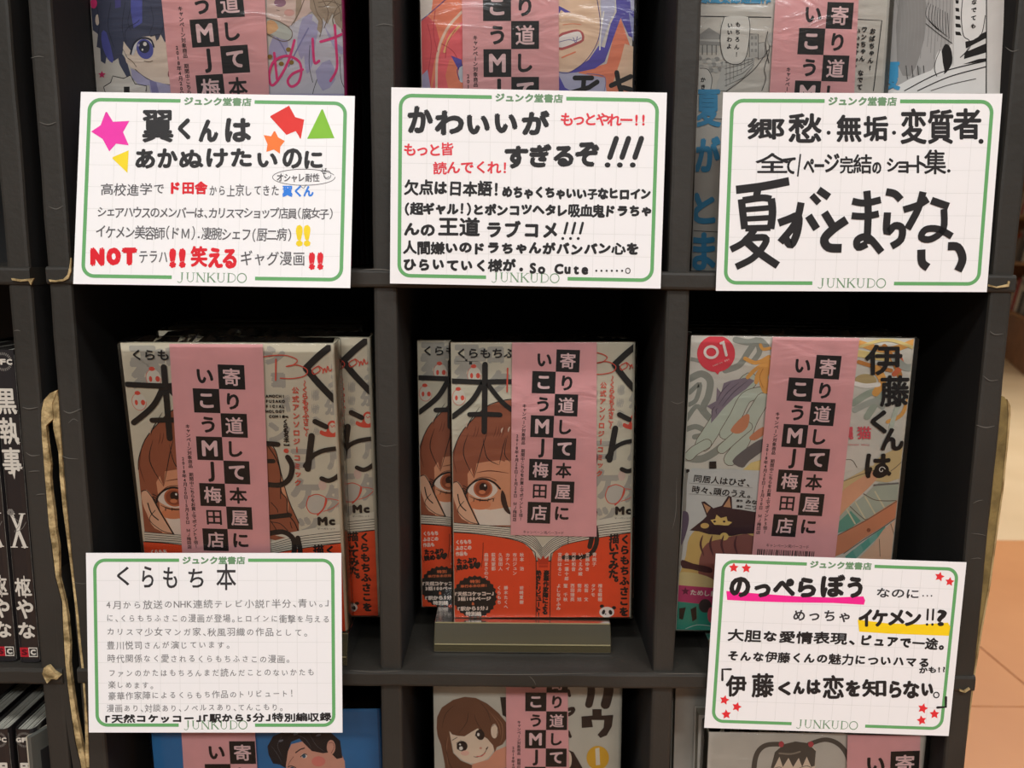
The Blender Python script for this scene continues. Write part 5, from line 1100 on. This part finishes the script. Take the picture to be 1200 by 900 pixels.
z3 = Z(780,0,2.571)
C3, e3 = card((848,108),(1174,110),(1157.2,342),(838.3,341), 'white card with the biggest black brush lettering and no colour, upper right', .461, .4585)
h = hand(C3, z3)
for c, *q in (('郷',245,355,360,422),('愁',368,340,472,432),('無',513,344,592,430),('垢',594,348,672,428),('変',706,325,788,436),('質',788,328,868,436),('者',864,325,952,422)): h.ch(c, *q, BK, 4.0)
for x, y, r in ((491,400,6),(688,400,6),(950,426,7.5)): h.ell(x, y, r, r, BK)
h.build('lettering', e3, 'black heading line')
h = hand(C3, z3)
for c, *q in (('全',270,460,372,522),('て',352,474,392,525),('ペ',415,478,448,522),('ー',448,494,478,504),('ジ',478,462,524,520),('完',524,470,566,524),('結',564,464,622,524),('の',622,488,650,524),('シ',666,476,702,518),('ョ',700,486,732,522),('ー',730,496,758,504),('ト',756,468,784,522),('集',778,450,846,526)): h.ch(c, *q, BK, 1.8)
h.stroke(((406,466),(398,530)), 5, BK, smooth=0); h.ell(853, 515, 5, 5, BK)
h.build('lettering', e3, 'medium black subtitle')
h = hand(C3, z3)
def br(pts, w0, sm=4): h.stroke(pts, w0*1.5, BK, smooth=sm, round_=False)
# the large title brushed stroke by stroke
br(((212,572),(290,562),(372,546)),17); br(((278,570),(272,600)),15,0)
br(((228,600),(238,690)),15,0); br(((232,604),(290,596),(318,600)),14); br(((318,598),(322,640),(316,690)),16); br(((238,632),(312,626)),11,0); br(((238,660),(312,656)),11,0); br(((240,688),(316,686)),13,0)
br(((268,692),(235,730),(196,752)),14); br(((250,718),(300,716),(296,740),(262,778),(212,804)),14); br(((232,718),(280,760),(338,800)),16)
br(((340,672),(372,660),(400,652),(396,700),(378,738),(362,720)),16); br(((408,610),(392,670),(345,730)),15); br(((430,650),(455,690)),16,0); br(((440,588),(462,612)),13,0); br(((460,572),(492,594)),15,0)
br(((478,640),(500,676),(508,690)),16); br(((545,662),(505,690),(478,720),(490,745),(530,748)),18)
br(((562,606),(600,612),(648,602)),14); br(((560,650),(600,652),(642,644)),14); br(((606,575),(610,640),(606,735)),15); br(((606,735),(580,745),(578,722),(610,715),(650,760)),15)
br(((664,578),(690,584),(708,602)),15); br(((668,640),(666,700),(690,680),(712,688),(708,722),(680,742)),15)
br(((716,632),(760,618),(790,600)),14); br(((775,578),(760,630),(728,690)),15); br(((800,604),(852,622)),15,0); br(((838,630),(836,690),(800,720),(770,716),(782,692),(820,690),(862,712)),14)
br(((770,752),(772,790),(790,806)),17); br(((850,742),(880,745),(894,780),(880,816)),17)
h.build('lettering', e3, 'huge black brush title')

z8 = Z(90,630,3.243)
C4, e4 = card((103.9,647.6),(402,648.5),(399.3,858.2),(101,858.8), 'white card filled with small grey pencil writing, lower left', .4600, .4470)
h = hand(C4, z8)
for c, *q in (('く',153,110,200,182),('ら',248,108,292,190),('も',328,112,382,192),('ち',424,118,482,190),('本',530,100,606,200)): h.ch(c, *q, BK2, 1.2)
h.build('lettering', e4, 'thin black heading')
h = hand(C4, z8); PCL = ink((128, 126, 126)); kw = dict(kana=.84, sx=.95)
for t, x0, y0, x1, y1, s in (('4月から放送のNHK連続テレビ小説「半分、青い。」', 108, 256, 962, 250, 36), ('に、くらもちふさこの漫画が登場。ヒロインに衝撃を与える', 110, 306, 964, 310, 34), ('カリスマ少女マンガ家、秋風羽織の作品として。', 110, 358, 880, 360, 34), ('豊川悦司さんが演じています。', 112, 410, 584, 408, 34),
                             ('時代関係なく愛されるくらもちふさこの漫画。', 115, 460, 812, 462, 34), ('ファンのかたはもちろんまだ読んだことのないかたも', 118, 516, 906, 512, 34), ('楽しめます。', 118, 560, 294, 562, 32), ('豪華作家陣によるくらもち作品のトリビュート！', 118, 603, 826, 592, 33), ('漫画あり、対談あり、ノベルスあり、てんこもり。', 112, 650, 786, 644, 33)):
    h.line(t, x0, y0, x1, y1, s, PCL, .25, .05, **kw)
h.build('lettering', e4, 'grey pencil text')
h = hand(C4, z8); h.line('「天然コケッコー」「駅から5分」特別編収録', 104, 690, 968, 682, 34, BK, 2.2, .04, kana=.9); h.build('lettering', e4, 'bold black last line')

z9 = Z(780,640,2.857)
C5, e5 = card((836,647.7),(1130,660),(1114.3,861.6),(828,854), 'white card with pink and yellow highlighter strokes and small red stars, lower right', .4600, .4560)
g = hand(C5, z9, .00008); g.poly(((203,150),(300,158),(440,168),(560,172),(662,168),(668,182),(664,196),(560,190),(400,188),(280,184),(206,180)), ink((250, 44, 150))); g.build('highlighter_stroke', e5, 'pink highlighter underline')
g = hand(C5, z9, .00008); g.poly(((643,246),(740,258),(850,262),(945,256),(953,270),(948,300),(840,296),(740,292),(648,286)), ink((252, 214, 30))); g.build('highlighter_stroke', e5, 'yellow highlighter underline')
h = hand(C5, z9)
for c, *q in (('の',213,102,284,172),('っ',296,126,352,172),('ぺ',358,108,434,168),('ら',442,104,504,172),('ぼ',518,94,602,172),('う',608,102,660,174)): h.ch(c, *q, BK, 5.0)
for c, *q in (('イ',645,210,692,270),('ケ',690,212,744,270),('メ',744,212,800,266),('ン',800,216,856,268)): h.ch(c, *q, BK, 3.4)
for x in (878, 896): h.stroke(((x,212),(x-2,246)), 7, BK, smooth=0); h.ell(x-3, 262, 4.2, 4.2, BK)
h.ch('?', 908, 212, 942, 268, BK, 3)
h.stroke(((190,448),(190,412),(218,412)), 8, BK, smooth=0); h.stroke(((938,506),(938,538),(910,540)), 9, BK, smooth=0)
for c, *q in (('伊',200,430,272,505),('藤',286,424,364,508),('く',376,452,420,500),('ん',426,452,466,496),('は',472,446,520,496),('恋',524,430,598,512),('を',602,448,652,504),('知',656,444,740,506),('ら',748,450,790,508),('な',794,450,850,510),('い',856,458,896,502)): h.ch(c, *q, BK, 3.7)
h.stroke([(906+9*math.cos(.7*k), 498+9*math.sin(.7*k)) for k in range(10)], 4, BK)
h.build('lettering', e5, 'bold black words')
h = hand(C5, z9)
h.line('なのに', 704, 156, 852, 160, 36, BK2, 1.0, .03); 
for k in range(3): h.ell(862+k*14, 166, 2.6, 2.6, BK2)
h.line('めっちゃ', 422, 230, 624, 236, 44, BK2, 1.2, .03, sx=.9); h.line('大胆な愛情表現、', 206, 298, 640, 312, 44, BK, 2.3, .03, kana=.85); h.line('ピュアで一途。', 650, 314, 936, 330, 44, BK, 2.3, .03, kana=.88)
h.line('そんな伊藤くんの魅力についハマる', 204, 366, 886, 390, 40, BK, 1.9, .04, kana=.88); h.line('かも!?', 848, 416, 940, 412, 24, BK, 1.4)
h.build('lettering', e5, 'medium black text lines')
for x, y, r in ((228,72,17),(270,74,17),(917,102,17),(951,119,16),(197,515,17),(238,538,17),(203,563,17),(861,543,18),(900,562,17),(857,583,17)):
    g = hand(C5, z9); g.poly(star_pts(x, y, r, random.uniform(-.2, .3), .5), RD); g.build('drawn_star', e5)
